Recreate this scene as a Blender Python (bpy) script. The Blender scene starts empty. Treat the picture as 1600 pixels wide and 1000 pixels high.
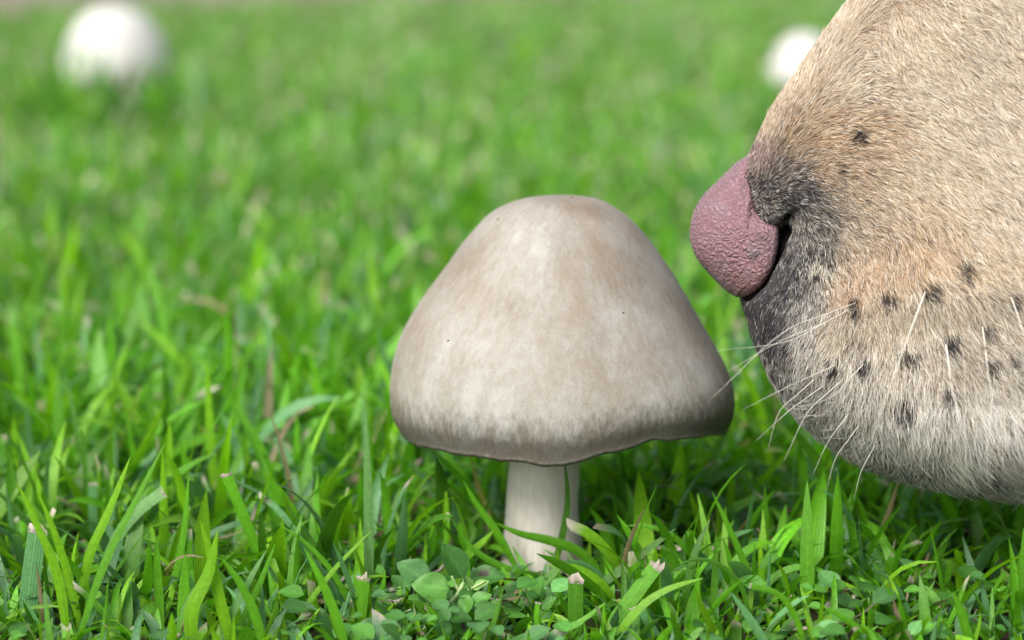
import bpy, math, random
import numpy as np
from mathutils import Vector, noise as mnoise

random.seed(7)
rng = np.random.default_rng(11)
SC = bpy.context.scene
COL = SC.collection
R = math.radians

# ------------------------------------------------------------------ camera
PITCH = R(10.0)
CAM_H = 0.19
F = 4000.0                      # focal length in pixels of a 1600 px wide frame
cam_d = bpy.data.cameras.new('camera')
cam = bpy.data.objects.new('camera', cam_d)
COL.objects.link(cam)
cam.location = (0, 0, CAM_H)
cam.rotation_euler = (R(90) - PITCH, 0, 0)
cam_d.sensor_width = 36
cam_d.lens = 36 * F / 1600
cam_d.clip_start = 0.01
cam_d.clip_end = 400
cam_d.dof.use_dof = True
cam_d.dof.focus_distance = 0.650
cam_d.dof.aperture_fstop = 9.2
SC.camera = cam

# ------------------------------------------------------------------ sky and sun
SUN_DIR = Vector((-0.44, -0.58, 0.68)).normalized()
SUN_EL = math.asin(SUN_DIR.z)
SUN_AZ = math.atan2(SUN_DIR.x, SUN_DIR.y)
world = bpy.data.worlds.new('World')
SC.world = world
world.use_nodes = True
wn, wl = world.node_tree.nodes, world.node_tree.links
wn.clear()
sky = wn.new('ShaderNodeTexSky')
sky.sky_type = 'NISHITA'
sky.sun_disc = False
sky.sun_elevation = SUN_EL
sky.sun_rotation = SUN_AZ
sky.air_density = 1.0
sky.dust_density = 4.0
sky.ozone_density = 1.0
hs = wn.new('ShaderNodeHueSaturation')
hs.inputs['Saturation'].default_value = 0.35      # overcast: the cloud layer is nearly white
bg = wn.new('ShaderNodeBackground')
bg.inputs['Strength'].default_value = 0.12
wo = wn.new('ShaderNodeOutputWorld')
wl.new(sky.outputs[0], hs.inputs['Color'])
wl.new(hs.outputs[0], bg.inputs['Color'])
wl.new(bg.outputs[0], wo.inputs['Surface'])

sun_d = bpy.data.lights.new('sun', 'SUN')
sun_d.energy = 1.5
sun_d.angle = R(28)
sun_d.color = (1.0, 0.95, 0.87)
sun = bpy.data.objects.new('sun', sun_d)
COL.objects.link(sun)
sun.rotation_euler = SUN_DIR.to_track_quat('Z', 'Y').to_euler()

SC.view_settings.view_transform = 'Standard'
SC.view_settings.look = 'None'
SC.view_settings.exposure = 1.15
SC.view_settings.gamma = 1.0
SC.view_settings.use_curve_mapping = False

# ------------------------------------------------------------------ helpers
CP, SP = math.cos(PITCH), math.sin(PITCH)


def at(px, py, Y):
    """world point on the view ray through pixel (px, py) of the 1600x1000 photo, at world depth Y"""
    a, b = (px - 800) / F, (py - 500) / F
    dy = CP - b * SP
    dz = -SP - b * CP
    k = Y / dy
    return np.array((a * k, Y, CAM_H + dz * k))


def ground_y(py, z=0.0):
    return (CAM_H - z) / math.tan(PITCH + math.atan((py - 500) / F))


def project(P):
    P = np.asarray(P, float)
    d = P - np.array((0, 0, CAM_H))
    depth = d[..., 1] * CP - d[..., 2] * SP
    up = d[..., 1] * SP + d[..., 2] * CP
    return 800 + F * d[..., 0] / depth, 500 - F * up / depth


def lin(r, g, b):
    f = lambda c: ((c / 255 + 0.055) / 1.055) ** 2.4 if c / 255 > 0.04045 else c / 255 / 12.92
    return (f(r), f(g), f(b))


def mesh_obj(name, verts, faces, mat=None, parent=None, smooth=True, col=None, attrs=None):
    me = bpy.data.meshes.new(name)
    verts = np.asarray(verts, dtype=np.float32).reshape(-1, 3)
    faces = np.asarray(faces, dtype=np.int32) if not isinstance(faces, list) else faces
    if isinstance(faces, np.ndarray):
        k = faces.shape[1]
        me.vertices.add(len(verts))
        me.vertices.foreach_set('co', verts.ravel())
        me.loops.add(faces.size)
        me.loops.foreach_set('vertex_index', faces.ravel())
        me.polygons.add(len(faces))
        me.polygons.foreach_set('loop_start', np.arange(0, faces.size, k, dtype=np.int32))
        me.update(calc_edges=True)
        me.validate()
    else:
        me.from_pydata([tuple(map(float, v)) for v in verts], [], faces)
        me.update()
    me.polygons.foreach_set('use_smooth', [smooth] * len(me.polygons))
    if col is not None:
        c = np.ones((len(verts), 4), np.float32)
        c[:, :3] = col
        at_ = me.attributes.new('col', 'FLOAT_COLOR', 'POINT')
        at_.data.foreach_set('color', c.ravel())
    for nm, arr in (attrs or {}).items():
        arr = np.asarray(arr, np.float32)
        if arr.ndim == 1:
            a_ = me.attributes.new(nm, 'FLOAT', 'POINT')
            a_.data.foreach_set('value', arr)
        else:
            a_ = me.attributes.new(nm, 'FLOAT_VECTOR', 'POINT')
            a_.data.foreach_set('vector', arr.ravel())
    if mat:
        me.materials.append(mat)
    o = bpy.data.objects.new(name, me)
    COL.objects.link(o)
    if parent:
        o.parent = parent
    return o


def tag(o, label=None, cat=None, group=None, kind=None):
    if label:
        o['label'] = label
    if cat:
        o['category'] = cat
    if group:
        o['group'] = group
    if kind:
        o['kind'] = kind
    return o


def empty(name, loc=(0, 0, 0)):
    o = bpy.data.objects.new(name, None)
    o.empty_display_size = 0.01
    o.location = loc
    COL.objects.link(o)
    return o


def spline(P, n, t=None):
    """Catmull-Rom through the points P, resampled to n points"""
    P = np.asarray(P, float)
    if t is None:
        d = np.r_[0, np.cumsum(np.linalg.norm(np.diff(P, axis=0), axis=1))]
    else:
        d = np.asarray(t, float)
    u = np.linspace(d[0], d[-1], n)
    m = np.gradient(P, d, axis=0)
    i = np.clip(np.searchsorted(d, u, side='right') - 1, 0, len(d) - 2)
    h = (d[i + 1] - d[i])
    s = (u - d[i]) / h
    h, s = h[:, None], s[:, None]
    return ((2 * s**3 - 3 * s**2 + 1) * P[i] + (s**3 - 2 * s**2 + s) * h * m[i]
            + (-2 * s**3 + 3 * s**2) * P[i + 1] + (s**3 - s**2) * h * m[i + 1])


def grid_faces(nr, nc, wrap=False):
    i = np.arange(nr - 1)[:, None]
    j = np.arange(nc if wrap else nc - 1)[None, :]
    j2 = (j + 1) % nc
    a = i * nc + j
    b = i * nc + j2
    return np.stack([a, b, b + nc, a + nc], -1).reshape(-1, 4)


def tube(path, radii, ns=8, cap=True):
    path = np.asarray(path, float)
    n = len(path)
    radii = np.broadcast_to(np.asarray(radii, float), (n,))
    T = np.gradient(path, axis=0)
    T /= np.linalg.norm(T, axis=1)[:, None] + 1e-12
    ref = np.array((0.13, 0.97, 0.2))
    U = np.cross(T, ref)
    U /= np.linalg.norm(U, axis=1)[:, None] + 1e-12
    V = np.cross(T, U)
    a = np.linspace(0, 2 * np.pi, ns, endpoint=False)
    v = path[:, None] + radii[:, None, None] * (np.cos(a)[None, :, None] * U[:, None] + np.sin(a)[None, :, None] * V[:, None])
    f = [tuple(int(q) for q in r) for r in grid_faces(n, ns, True)]
    if cap:
        f.append(tuple(range(ns - 1, -1, -1)))
        f.append(tuple((n - 1) * ns + k for k in range(ns)))
    return v.reshape(-1, 3), f


def new_mat(name):
    m = bpy.data.materials.new(name)
    m.use_nodes = True
    nt = m.node_tree
    nt.nodes.clear()
    out = nt.nodes.new('ShaderNodeOutputMaterial')
    b = nt.nodes.new('ShaderNodeBsdfPrincipled')
    nt.links.new(b.outputs[0], out.inputs['Surface'])
    return m, nt, b, out


def N(nt, typ, **kw):
    n = nt.nodes.new(typ)
    for k, v in kw.items():
        setattr(n, k, v)
    return n


def mixc(nt, fac, a, b, mode='MIX'):
    n = nt.nodes.new('ShaderNodeMix')
    n.data_type = 'RGBA'
    n.blend_type = mode
    for sock, val in ((n.inputs[0], fac), (n.inputs[6], a), (n.inputs[7], b)):
        if hasattr(val, 'is_output'):
            nt.links.new(val, sock)
        elif isinstance(val, (int, float)):
            sock.default_value = val
        else:
            sock.default_value = (*val, 1)
    return n.outputs[2]


def ramp(nt, src, stops):
    n = nt.nodes.new('ShaderNodeValToRGB')
    while len(n.color_ramp.elements) < len(stops):
        n.color_ramp.elements.new(0.5)
    for e, (p, c) in zip(n.color_ramp.elements, stops):
        e.position = p
        e.color = (c, c, c, 1) if isinstance(c, (int, float)) else (*c, 1)
    nt.links.new(src, n.inputs[0])
    return n.outputs[0]


def noise_tex(nt, vec, scale, detail=3, rough=0.55):
    n = nt.nodes.new('ShaderNodeTexNoise')
    n.inputs['Scale'].default_value = scale
    n.inputs['Detail'].default_value = detail
    n.inputs['Roughness'].default_value = rough
    if vec is not None:
        nt.links.new(vec, n.inputs['Vector'])
    return n.outputs[0]


def bump(nt, b, height, strength, dist):
    n = nt.nodes.new('ShaderNodeBump')
    n.inputs['Strength'].default_value = strength
    n.inputs['Distance'].default_value = dist
    nt.links.new(height, n.inputs['Height'])
    nt.links.new(n.outputs[0], b.inputs['Normal'])
    return n


# ------------------------------------------------------------------ materials
def leaf_material(name, rough, transl, spec=0.5, stripes=True):
    m, nt, b, out = new_mat(name)
    a = N(nt, 'ShaderNodeAttribute', attribute_name='col')
    geo = N(nt, 'ShaderNodeNewGeometry')
    nz = noise_tex(nt, geo.outputs['Position'], 900, 3)
    v = ramp(nt, nz, [(0.3, 0.82), (0.7, 1.12)])
    c = mixc(nt, 1.0, a.outputs['Color'], v, 'MULTIPLY')
    if stripes:
        ac = N(nt, 'ShaderNodeAttribute', attribute_name='across')
        s = N(nt, 'ShaderNodeMath', operation='SINE')
        mm = N(nt, 'ShaderNodeMath', operation='MULTIPLY')
        mm.inputs[1].default_value = 22
        nt.links.new(ac.outputs['Fac'], mm.inputs[0])
        nt.links.new(mm.outputs[0], s.inputs[0])
        st = ramp(nt, s.outputs[0], [(0.0, 0.88), (1.0, 1.06)])
        c = mixc(nt, 1.0, c, st, 'MULTIPLY')
        ab = N(nt, 'ShaderNodeMath', operation='ABSOLUTE')
        nt.links.new(ac.outputs['Fac'], ab.inputs[0])
        rib = ramp(nt, ab.outputs[0], [(0.0, 1.25), (0.12, 1.0)])
        c = mixc(nt, 1.0, c, rib, 'MULTIPLY')
        bump(nt, b, s.outputs[0], 0.25, 0.0002)
    nt.links.new(c, b.inputs['Base Color'])
    b.inputs['Roughness'].default_value = rough
    b.inputs['Specular IOR Level'].default_value = spec
    t = N(nt, 'ShaderNodeBsdfTranslucent')
    tc = mixc(nt, 1.0, c, (1.15, 1.25, 0.6), 'MULTIPLY')
    nt.links.new(tc, t.inputs['Color'])
    mx = N(nt, 'ShaderNodeMixShader')
    mx.inputs[0].default_value = transl
    nt.links.new(b.outputs[0], mx.inputs[1])
    nt.links.new(t.outputs[0], mx.inputs[2])
    nt.links.new(mx.outputs[0], out.inputs['Surface'])
    return m


M_GRASS = leaf_material('grass_blade', 0.40, 0.44, 0.5)
M_LEAF = leaf_material('weed_leaf', 0.5, 0.22, 0.4, stripes=False)
M_DRY = leaf_material('dry_grass', 0.75, 0.15, 0.2, stripes=False)

m, nt, b, out = new_mat('soil')
geo = N(nt, 'ShaderNodeNewGeometry')
n1 = noise_tex(nt, geo.outputs['Position'], 140, 6, 0.7)
n2 = noise_tex(nt, geo.outputs['Position'], 6, 4)
c = mixc(nt, ramp(nt, n1, [(0.35, 0.0), (0.7, 1.0)]), (0.014, 0.011, 0.006), (0.055, 0.045, 0.026))
c = mixc(nt, ramp(nt, n2, [(0.4, 0.0), (0.6, 0.5)]), c, (0.03, 0.06, 0.012))
nt.links.new(c, b.inputs['Base Color'])
b.inputs['Roughness'].default_value = 0.95
b.inputs['Specular IOR Level'].default_value = 0.1
bump(nt, b, n1, 0.8, 0.004)
M_SOIL = m

m, nt, b, out = new_mat('path_gravel')
geo = N(nt, 'ShaderNodeNewGeometry')
n1 = noise_tex(nt, geo.outputs['Position'], 60, 5, 0.7)
c = mixc(nt, ramp(nt, n1, [(0.3, 0.0), (0.7, 1.0)]), (0.10, 0.085, 0.06), (0.26, 0.22, 0.17))
nt.links.new(c, b.inputs['Base Color'])
b.inputs['Roughness'].default_value = 0.95
bump(nt, b, n1, 0.6, 0.01)
M_PATH = m

m, nt, b, out = new_mat('far_lawn')
geo = N(nt, 'ShaderNodeNewGeometry')
n1 = noise_tex(nt, geo.outputs['Position'], 45, 6, 0.7)
n2 = noise_tex(nt, geo.outputs['Position'], 1.3, 4)
c = mixc(nt, ramp(nt, n1, [(0.3, 0.0), (0.7, 1.0)]), (0.035, 0.09, 0.012), (0.11, 0.22, 0.035))
c = mixc(nt, ramp(nt, n2, [(0.4, 0.0), (0.65, 0.6)]), c, (0.10, 0.17, 0.05))
nt.links.new(c, b.inputs['Base Color'])
b.inputs['Roughness'].default_value = 0.85
bump(nt, b, n1, 1.0, 0.02)
M_FAR = m


def cap_material(name, plain=False):
    m, nt, b, out = new_mat(name)
    fib = N(nt, 'ShaderNodeAttribute', attribute_name='fib')
    tt = N(nt, 'ShaderNodeAttribute', attribute_name='tt')
    geo = N(nt, 'ShaderNodeNewGeometry')
    f1 = noise_tex(nt, fib.outputs['Vector'], 1.0, 5, 0.65)
    f2 = noise_tex(nt, fib.outputs['Vector'], 0.16, 4, 0.6)
    grain = noise_tex(nt, geo.outputs['Position'], 2600, 3, 0.7)
    if plain:
        c = mixc(nt, ramp(nt, f2, [(0.35, 0.0), (0.75, 0.5)]), (0.52, 0.515, 0.50), (0.44, 0.42, 0.39))
        c = mixc(nt, ramp(nt, tt.outputs['Fac'], [(0.9, 0.0), (1.0, 0.4)]), c, (0.5, 0.45, 0.38))
    else:
        patch = noise_tex(nt, geo.outputs['Position'], 46, 4, 0.6)
        c = mixc(nt, ramp(nt, f1, [(0.30, 0.0), (0.75, 1.0)]), (0.322, 0.309, 0.282), (0.240, 0.217, 0.180))
        # tan washes running down the fibrils
        f3 = mixc(nt, 0.5, f2, patch)
        c = mixc(nt, ramp(nt, f3, [(0.50, 0.0), (0.66, 0.75)]), c, (0.217, 0.168, 0.121))
        pale = ramp(nt, f3, [(0.34, 0.8), (0.47, 0.0)])
        c = mixc(nt, pale, c, (0.392, 0.385, 0.364))
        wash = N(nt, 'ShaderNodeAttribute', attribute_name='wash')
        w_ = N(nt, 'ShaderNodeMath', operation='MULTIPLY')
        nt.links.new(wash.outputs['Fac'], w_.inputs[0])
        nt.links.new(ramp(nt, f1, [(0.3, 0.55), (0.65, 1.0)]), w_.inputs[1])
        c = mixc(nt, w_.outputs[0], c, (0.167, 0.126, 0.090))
        # dark rim band, part pigment and part painted shade, frayed along the fibrils, with a pale thin edge
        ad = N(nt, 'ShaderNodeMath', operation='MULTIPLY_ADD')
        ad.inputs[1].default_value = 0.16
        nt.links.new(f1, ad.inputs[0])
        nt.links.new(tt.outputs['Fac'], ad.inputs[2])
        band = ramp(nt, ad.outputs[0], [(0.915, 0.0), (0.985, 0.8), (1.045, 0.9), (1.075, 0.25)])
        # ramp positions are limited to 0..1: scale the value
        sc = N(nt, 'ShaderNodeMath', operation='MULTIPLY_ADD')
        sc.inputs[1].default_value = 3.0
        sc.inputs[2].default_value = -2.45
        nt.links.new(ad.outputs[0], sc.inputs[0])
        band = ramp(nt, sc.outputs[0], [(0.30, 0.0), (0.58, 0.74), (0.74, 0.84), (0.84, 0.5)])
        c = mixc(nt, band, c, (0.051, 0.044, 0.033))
    if not plain:
        ed = N(nt, 'ShaderNodeMath', operation='MULTIPLY')
        nt.links.new(ramp(nt, tt.outputs['Fac'], [(0.980, 0.0), (0.998, 0.8)]), ed.inputs[0])
        nt.links.new(ramp(nt, f1, [(0.35, 0.25), (0.6, 1.0)]), ed.inputs[1])
        c = mixc(nt, ed.outputs[0], c, (0.27, 0.245, 0.215))
    g = ramp(nt, grain, [(0.3, 0.82), (0.7, 1.10)])
    c = mixc(nt, 1.0, c, g, 'MULTIPLY')
    nt.links.new(c, b.inputs['Base Color'])
    b.inputs['Roughness'].default_value = 0.62
    b.inputs['Specular IOR Level'].default_value = 0.25
    b.inputs['Subsurface Weight'].default_value = 0.08
    b.inputs['Subsurface Scale'].default_value = 0.004
    bump(nt, b, f1, 0.35, 0.0004)
    return m


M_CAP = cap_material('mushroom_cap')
M_CAPW = cap_material('white_cap', True)

m, nt, b, out = new_mat('mushroom_stem')
geo = N(nt, 'ShaderNodeNewGeometry')
mp = N(nt, 'ShaderNodeMapping')
mp.inputs['Scale'].default_value = (1, 1, 0.12)
nt.links.new(geo.outputs['Position'], mp.inputs['Vector'])
n1 = noise_tex(nt, mp.outputs[0], 900, 4, 0.6)
c = mixc(nt, ramp(nt, n1, [(0.3, 0.0), (0.7, 1.0)]), (0.56, 0.53, 0.48), (0.44, 0.40, 0.35))
nt.links.new(c, b.inputs['Base Color'])
b.inputs['Roughness'].default_value = 0.6
b.inputs['Subsurface Weight'].default_value = 0.1
b.inputs['Subsurface Scale'].default_value = 0.004
bump(nt, b, n1, 0.3, 0.0004)
M_STEM = m

m, nt, b, out = new_mat('mushroom_gills')
b.inputs['Base Color'].default_value = (0.20, 0.14, 0.10, 1)
b.inputs['Roughness'].default_value = 0.8
M_GILL = m

m, nt, b, out = new_mat('dark_speck')
b.inputs['Base Color'].default_value = (0.02, 0.013, 0.01, 1)
M_SPECK = m

m, nt, b, out = new_mat('dog_skin')
a = N(nt, 'ShaderNodeAttribute', attribute_name='col')
geo = N(nt, 'ShaderNodeNewGeometry')
n1 = noise_tex(nt, geo.outputs['Position'], 700, 4, 0.7)
c = mixc(nt, 1.0, a.outputs['Color'], ramp(nt, n1, [(0.3, 0.7), (0.7, 1.1)]), 'MULTIPLY')
nt.links.new(c, b.inputs['Base Color'])
b.inputs['Roughness'].default_value = 0.8
b.inputs['Specular IOR Level'].default_value = 0.05
bump(nt, b, n1, 0.3, 0.0005)
M_SKIN = m

m, nt, b, out = new_mat('dog_hair')
a = N(nt, 'ShaderNodeAttribute', attribute_name='haircol')
nt.links.new(a.outputs['Color'], b.inputs['Base Color'])
b.inputs['Roughness'].default_value = 0.55
b.inputs['Specular IOR Level'].default_value = 0.25
M_HAIR = m

m, nt, b, out = new_mat('dog_nose_leather')
a = N(nt, 'ShaderNodeAttribute', attribute_name='col')
pc = N(nt, 'ShaderNodeAttribute', attribute_name='peb')
dist = noise_tex(nt, pc.outputs['Vector'], 1.4, 2)
vadd = N(nt, 'ShaderNodeVectorMath', operation='MULTIPLY_ADD')
nt.links.new(dist, vadd.inputs[0])
vadd.inputs[1].default_value = (0.9, 0.9, 0.9)
nt.links.new(pc.outputs['Vector'], vadd.inputs[2])
vo = N(nt, 'ShaderNodeTexVoronoi', feature='DISTANCE_TO_EDGE')
vo.inputs['Scale'].default_value = 1.0
nt.links.new(vadd.outputs[0], vo.inputs['Vector'])
hgt = ramp(nt, vo.outputs['Distance'], [(0.0, 0.0), (0.2, 0.5), (0.55, 1.0)])
fine = noise_tex(nt, pc.outputs['Vector'], 7, 3)
hh = mixc(nt, 0.25, hgt, fine)
c = mixc(nt, ramp(nt, vo.outputs['Distance'], [(0.0, 0.22), (0.08, 0.0)]), a.outputs['Color'], (0.14, 0.07, 0.075))
c = mixc(nt, 1.0, c, ramp(nt, fine, [(0.3, 0.85), (0.7, 1.12)]), 'MULTIPLY')
nt.links.new(c, b.inputs['Base Color'])
b.inputs['Roughness'].default_value = 0.36
b.inputs['Specular IOR Level'].default_value = 0.5
b.inputs['Subsurface Weight'].default_value = 0.06
b.inputs['Subsurface Scale'].default_value = 0.002
bump(nt, b, hh, 0.8, 0.0010)
M_NOSE = m

m, nt, b, out = new_mat('whisker')
b.inputs['Base Color'].default_value = (0.78, 0.74, 0.66, 1)
b.inputs['Roughness'].default_value = 0.4
M_WHISK = m

m, nt, b, out = new_mat('eye_gloss')
b.inputs['Base Color'].default_value = (0.03, 0.015, 0.008, 1)
b.inputs['Roughness'].default_value = 0.08
M_EYE = m

m, nt, b, out = new_mat('weed_stem')
geo = N(nt, 'ShaderNodeNewGeometry')
n1 = noise_tex(nt, geo.outputs['Position'], 800, 3)
c = mixc(nt, ramp(nt, n1, [(0.3, 0.0), (0.7, 1.0)]), (0.16, 0.30, 0.08), (0.34, 0.42, 0.2))
nt.links.new(c, b.inputs['Base Color'])
b.inputs['Roughness'].default_value = 0.5
M_WSTEM = m

# ------------------------------------------------------------------ ground
def sheet(name, x0, x1, y0, y1, z, mat, label, nx=2, ny=2, shear=0.0):
    xs, ys = np.linspace(x0, x1, nx), np.linspace(y0, y1, ny)
    v = np.array([(x, y + shear * x, z) for y in ys for x in xs])
    o = mesh_obj(name, v, grid_faces(ny, nx), mat, smooth=False)
    return tag(o, label, name.replace('_', ' '), kind='structure')


LAWN_END = 3.6
EDGE = 0.55                      # the lawn's far edge runs obliquely: nearer at the left
sheet('ground', -60, 60, -40, 160, -0.008, M_FAR, 'open grassy ground running on beyond the lawn')
sheet('lawn_soil', -4, 4, 0.0, LAWN_END + 0.03, 0.0, M_SOIL, 'dark soil and thatch under the lawn grass', shear=EDGE)
sheet('path', -9, 9, LAWN_END + 0.03, 4.9, -0.004, M_PATH, 'grey brown earth path along the far edge of the lawn', shear=EDGE)

# ------------------------------------------------------------------ mushroom
MU_Y = 0.693
MU = at(880, 500, MU_Y)
MX = MU[0]
PXM = 0.1765e-3                       # metres per photo pixel at the mushroom
RIM_Z = at(880, 680, MU_Y)[2]
APEX_Z = at(880, 312, MU_Y)[2]


def cap_mesh(nphi=180):
    left = [(308, 0), (309.5, 30), (314, 66), (330, 106), (370, 147), (420, 184), (470, 221), (520, 251), (570, 267.5), (620, 272), (655, 267), (684, 249)]
    right = [(308, 0), (309.5, 27), (314, 56), (330, 86), (360, 120), (400, 151), (440, 178), (480, 202), (520, 226), (565, 252), (610, 268), (650, 268), (680, 255)]
    nt_ = 70
    L = spline(left, nt_)
    Rr = spline(right, nt_)
    under = [(0.975, -2.5), (0.80, -15.0), (0.5, -38.0), (0.3, -55.0), (0.2, -60.0)]
    verts, fib, tts, wash = [], [], [], []
    phis = np.linspace(0, 2 * np.pi, nphi, endpoint=False)
    for k in range(nt_ + len(under)):
        for ph in phis:
            wr = 0.5 + 0.5 * math.cos(ph)
            wr = wr * wr * (3 - 2 * wr)
            cphi, sphi = math.cos(ph), math.sin(ph)
            if k < nt_:
                y = L[k, 0] * (1 - wr) + Rr[k, 0] * wr
                r = L[k, 1] * (1 - wr) + Rr[k, 1] * wr
                t = k / (nt_ - 1)
            else:
                f, dz = under[k - nt_]
                r = (L[-1, 1] * (1 - wr) + Rr[-1, 1] * wr) * f
                y = (L[-1, 0] * (1 - wr) + Rr[-1, 0] * wr) + dz
                t = 1.0
            front0 = max(0.0, -sphi)
            if t > .8:
                r = r + (265 - r) * .75 * front0 * max(0.0, min(1.0, (t - .8) / .2)) if r < 265 else r
            tr = max(0.0, (t - 0.45) / 0.55)
            # the rim hangs lower in front, lifts at the front right and is finely ragged
            front = max(0.0, -sphi)
            dlow = float(np.interp(math.degrees(ph), [0, 180, 205, 226, 250, 263, 270, 280, 297, 306, 330, 345, 360], [0, 0, -12, -17, -16, -9, -11, -22, -37, -36, -25, -13, 0]))
            rag = 4.2 * mnoise.noise(Vector((cphi * 7, sphi * 7, 3.1))) + 1.8 * mnoise.noise(Vector((cphi * 24, sphi * 24, 7.7)))
            y += dlow * tr ** 1.5 + rag * max(0.0, (t - 0.9) / 0.1)
            lump = mnoise.noise(Vector((cphi * 1.7 * t + 4, sphi * 1.7 * t, t * 2.2))) * 5.0 * min(1, t * 3) * (1 - 0.5 * t)
            r = r * (1 + 0.012 * mnoise.noise(Vector((cphi * 2.2, sphi * 2.2, t * 1.5))))
            rr = (r + lump * 0.8 * (0.3 + 0.7 * front)) * PXM if r > 1 else 0.0
            Zc = RIM_Z + (680 - y) * PXM * 1.015
            verts.append((MX + rr * cphi, MU_Y + rr * sphi * 0.94, Zc))
            A = 38.0
            fib.append((cphi * A * (0.25 + 0.75 * t), sphi * A * (0.25 + 0.75 * t), t * 2.6))
            tts.append(t)
            wash.append(0)
    verts = np.array(verts)
    # tan and brown stains that the cap itself carries (photo position -> where they sit on the skin)
    px, py = project(verts)
    front = verts[:, 1] < MU_Y + 0.02
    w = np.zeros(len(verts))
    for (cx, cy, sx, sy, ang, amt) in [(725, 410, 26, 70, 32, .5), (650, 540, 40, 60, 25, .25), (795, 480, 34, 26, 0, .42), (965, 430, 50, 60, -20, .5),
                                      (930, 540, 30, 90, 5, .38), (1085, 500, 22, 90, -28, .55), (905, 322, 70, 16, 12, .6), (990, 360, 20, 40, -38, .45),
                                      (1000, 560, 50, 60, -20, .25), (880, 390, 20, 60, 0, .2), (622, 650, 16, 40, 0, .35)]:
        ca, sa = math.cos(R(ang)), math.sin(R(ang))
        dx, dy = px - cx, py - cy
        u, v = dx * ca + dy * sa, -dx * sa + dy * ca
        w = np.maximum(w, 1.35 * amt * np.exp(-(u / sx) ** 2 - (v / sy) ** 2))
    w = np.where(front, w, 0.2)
    nrow = nt_ + len(under)
    return verts, grid_faces(nrow, nphi, True), np.array(fib), np.array(tts), w


mroot = empty('mushroom', (MX, MU_Y, 0))
tag(mroot, 'large grey-brown bell-capped mushroom standing in the grass under the dog nose', 'mushroom', 'mushrooms in the lawn')
inv = np.array((MX, MU_Y, 0))
cv, cf, cfib, ctt, cw = cap_mesh()
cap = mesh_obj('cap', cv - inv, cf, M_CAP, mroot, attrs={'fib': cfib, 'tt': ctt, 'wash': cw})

# stem
sp = [at(848, 905, MU_Y - .004), at(848, 860, MU_Y - .004), at(847, 800, MU_Y - .003), at(850, 730, MU_Y - .002), at(860, 650, MU_Y), at(868, 600, MU_Y)]
sp = spline(sp, 24)
rad = np.interp(np.linspace(0, 1, 24), [0, .15, .4, .7, 1], [12.2e-3, 11.2e-3, 9.9e-3, 9.6e-3, 11e-3])
v, f = tube(sp, rad, 40)
v = v + np.array([[mnoise.noise(Vector(p) * 90) * 0.0005 for _ in range(1)] * 3 for p in v])
mesh_obj('stem', v - inv, f, M_STEM, mroot)

# gills: thin lamellae from stem to rim
gv, gf = [], []
for k in range(96):
    ph = 2 * math.pi * k / 96
    r0, r1 = 0.011, 0.0375
    c_, s_ = math.cos(ph), math.sin(ph)
    q = [(r0, 0.013), (0.026, 0.0085), (r1, 0.0035), (r1, 0.0055), (0.026, 0.0125), (r0, 0.0165)]
    i0 = len(gv)
    for (r_, dz) in q:
        gv.append((r_ * c_ , r_ * s_ * 0.94, RIM_Z + dz + 0.001))
    gf.append((i0, i0 + 1, i0 + 4, i0 + 5))
    gf.append((i0 + 1, i0 + 2, i0 + 3, i0 + 4))
tag(mesh_obj('gills', gv, gf, M_GILL, mroot, smooth=False), kind='stuff')

# dark specks on the cap: nearest cap vertex to the pixel, on the camera side
ppx, ppy = project(cv)
for (qx, qy) in ((778, 341), (698, 531), (971, 489), (893, 309)):
    dd = (ppx - qx) ** 2 + (ppy - qy) ** 2 + np.where(cv[:, 1] > MU_Y + 0.004, 1e6, 0)
    p = cv[np.argmin(dd)] - inv
    a = np.linspace(0, 2 * np.pi, 6, endpoint=False)
    ring = [(p[0] + .00032 * math.cos(t), p[1] - .0001, p[2] + .00022 * math.sin(t)) for t in a]
    ring2 = [(p[0] + .0002 * math.cos(t), p[1] - .00035, p[2] + .00014 * math.sin(t) + .0001) for t in a]
    vv = ring + ring2
    ff = [(i, (i + 1) % 6, 6 + (i + 1) % 6, 6 + i) for i in range(6)] + [tuple(range(6, 12))]
    mesh_obj('speck', vv, ff, M_SPECK, mroot)


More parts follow.
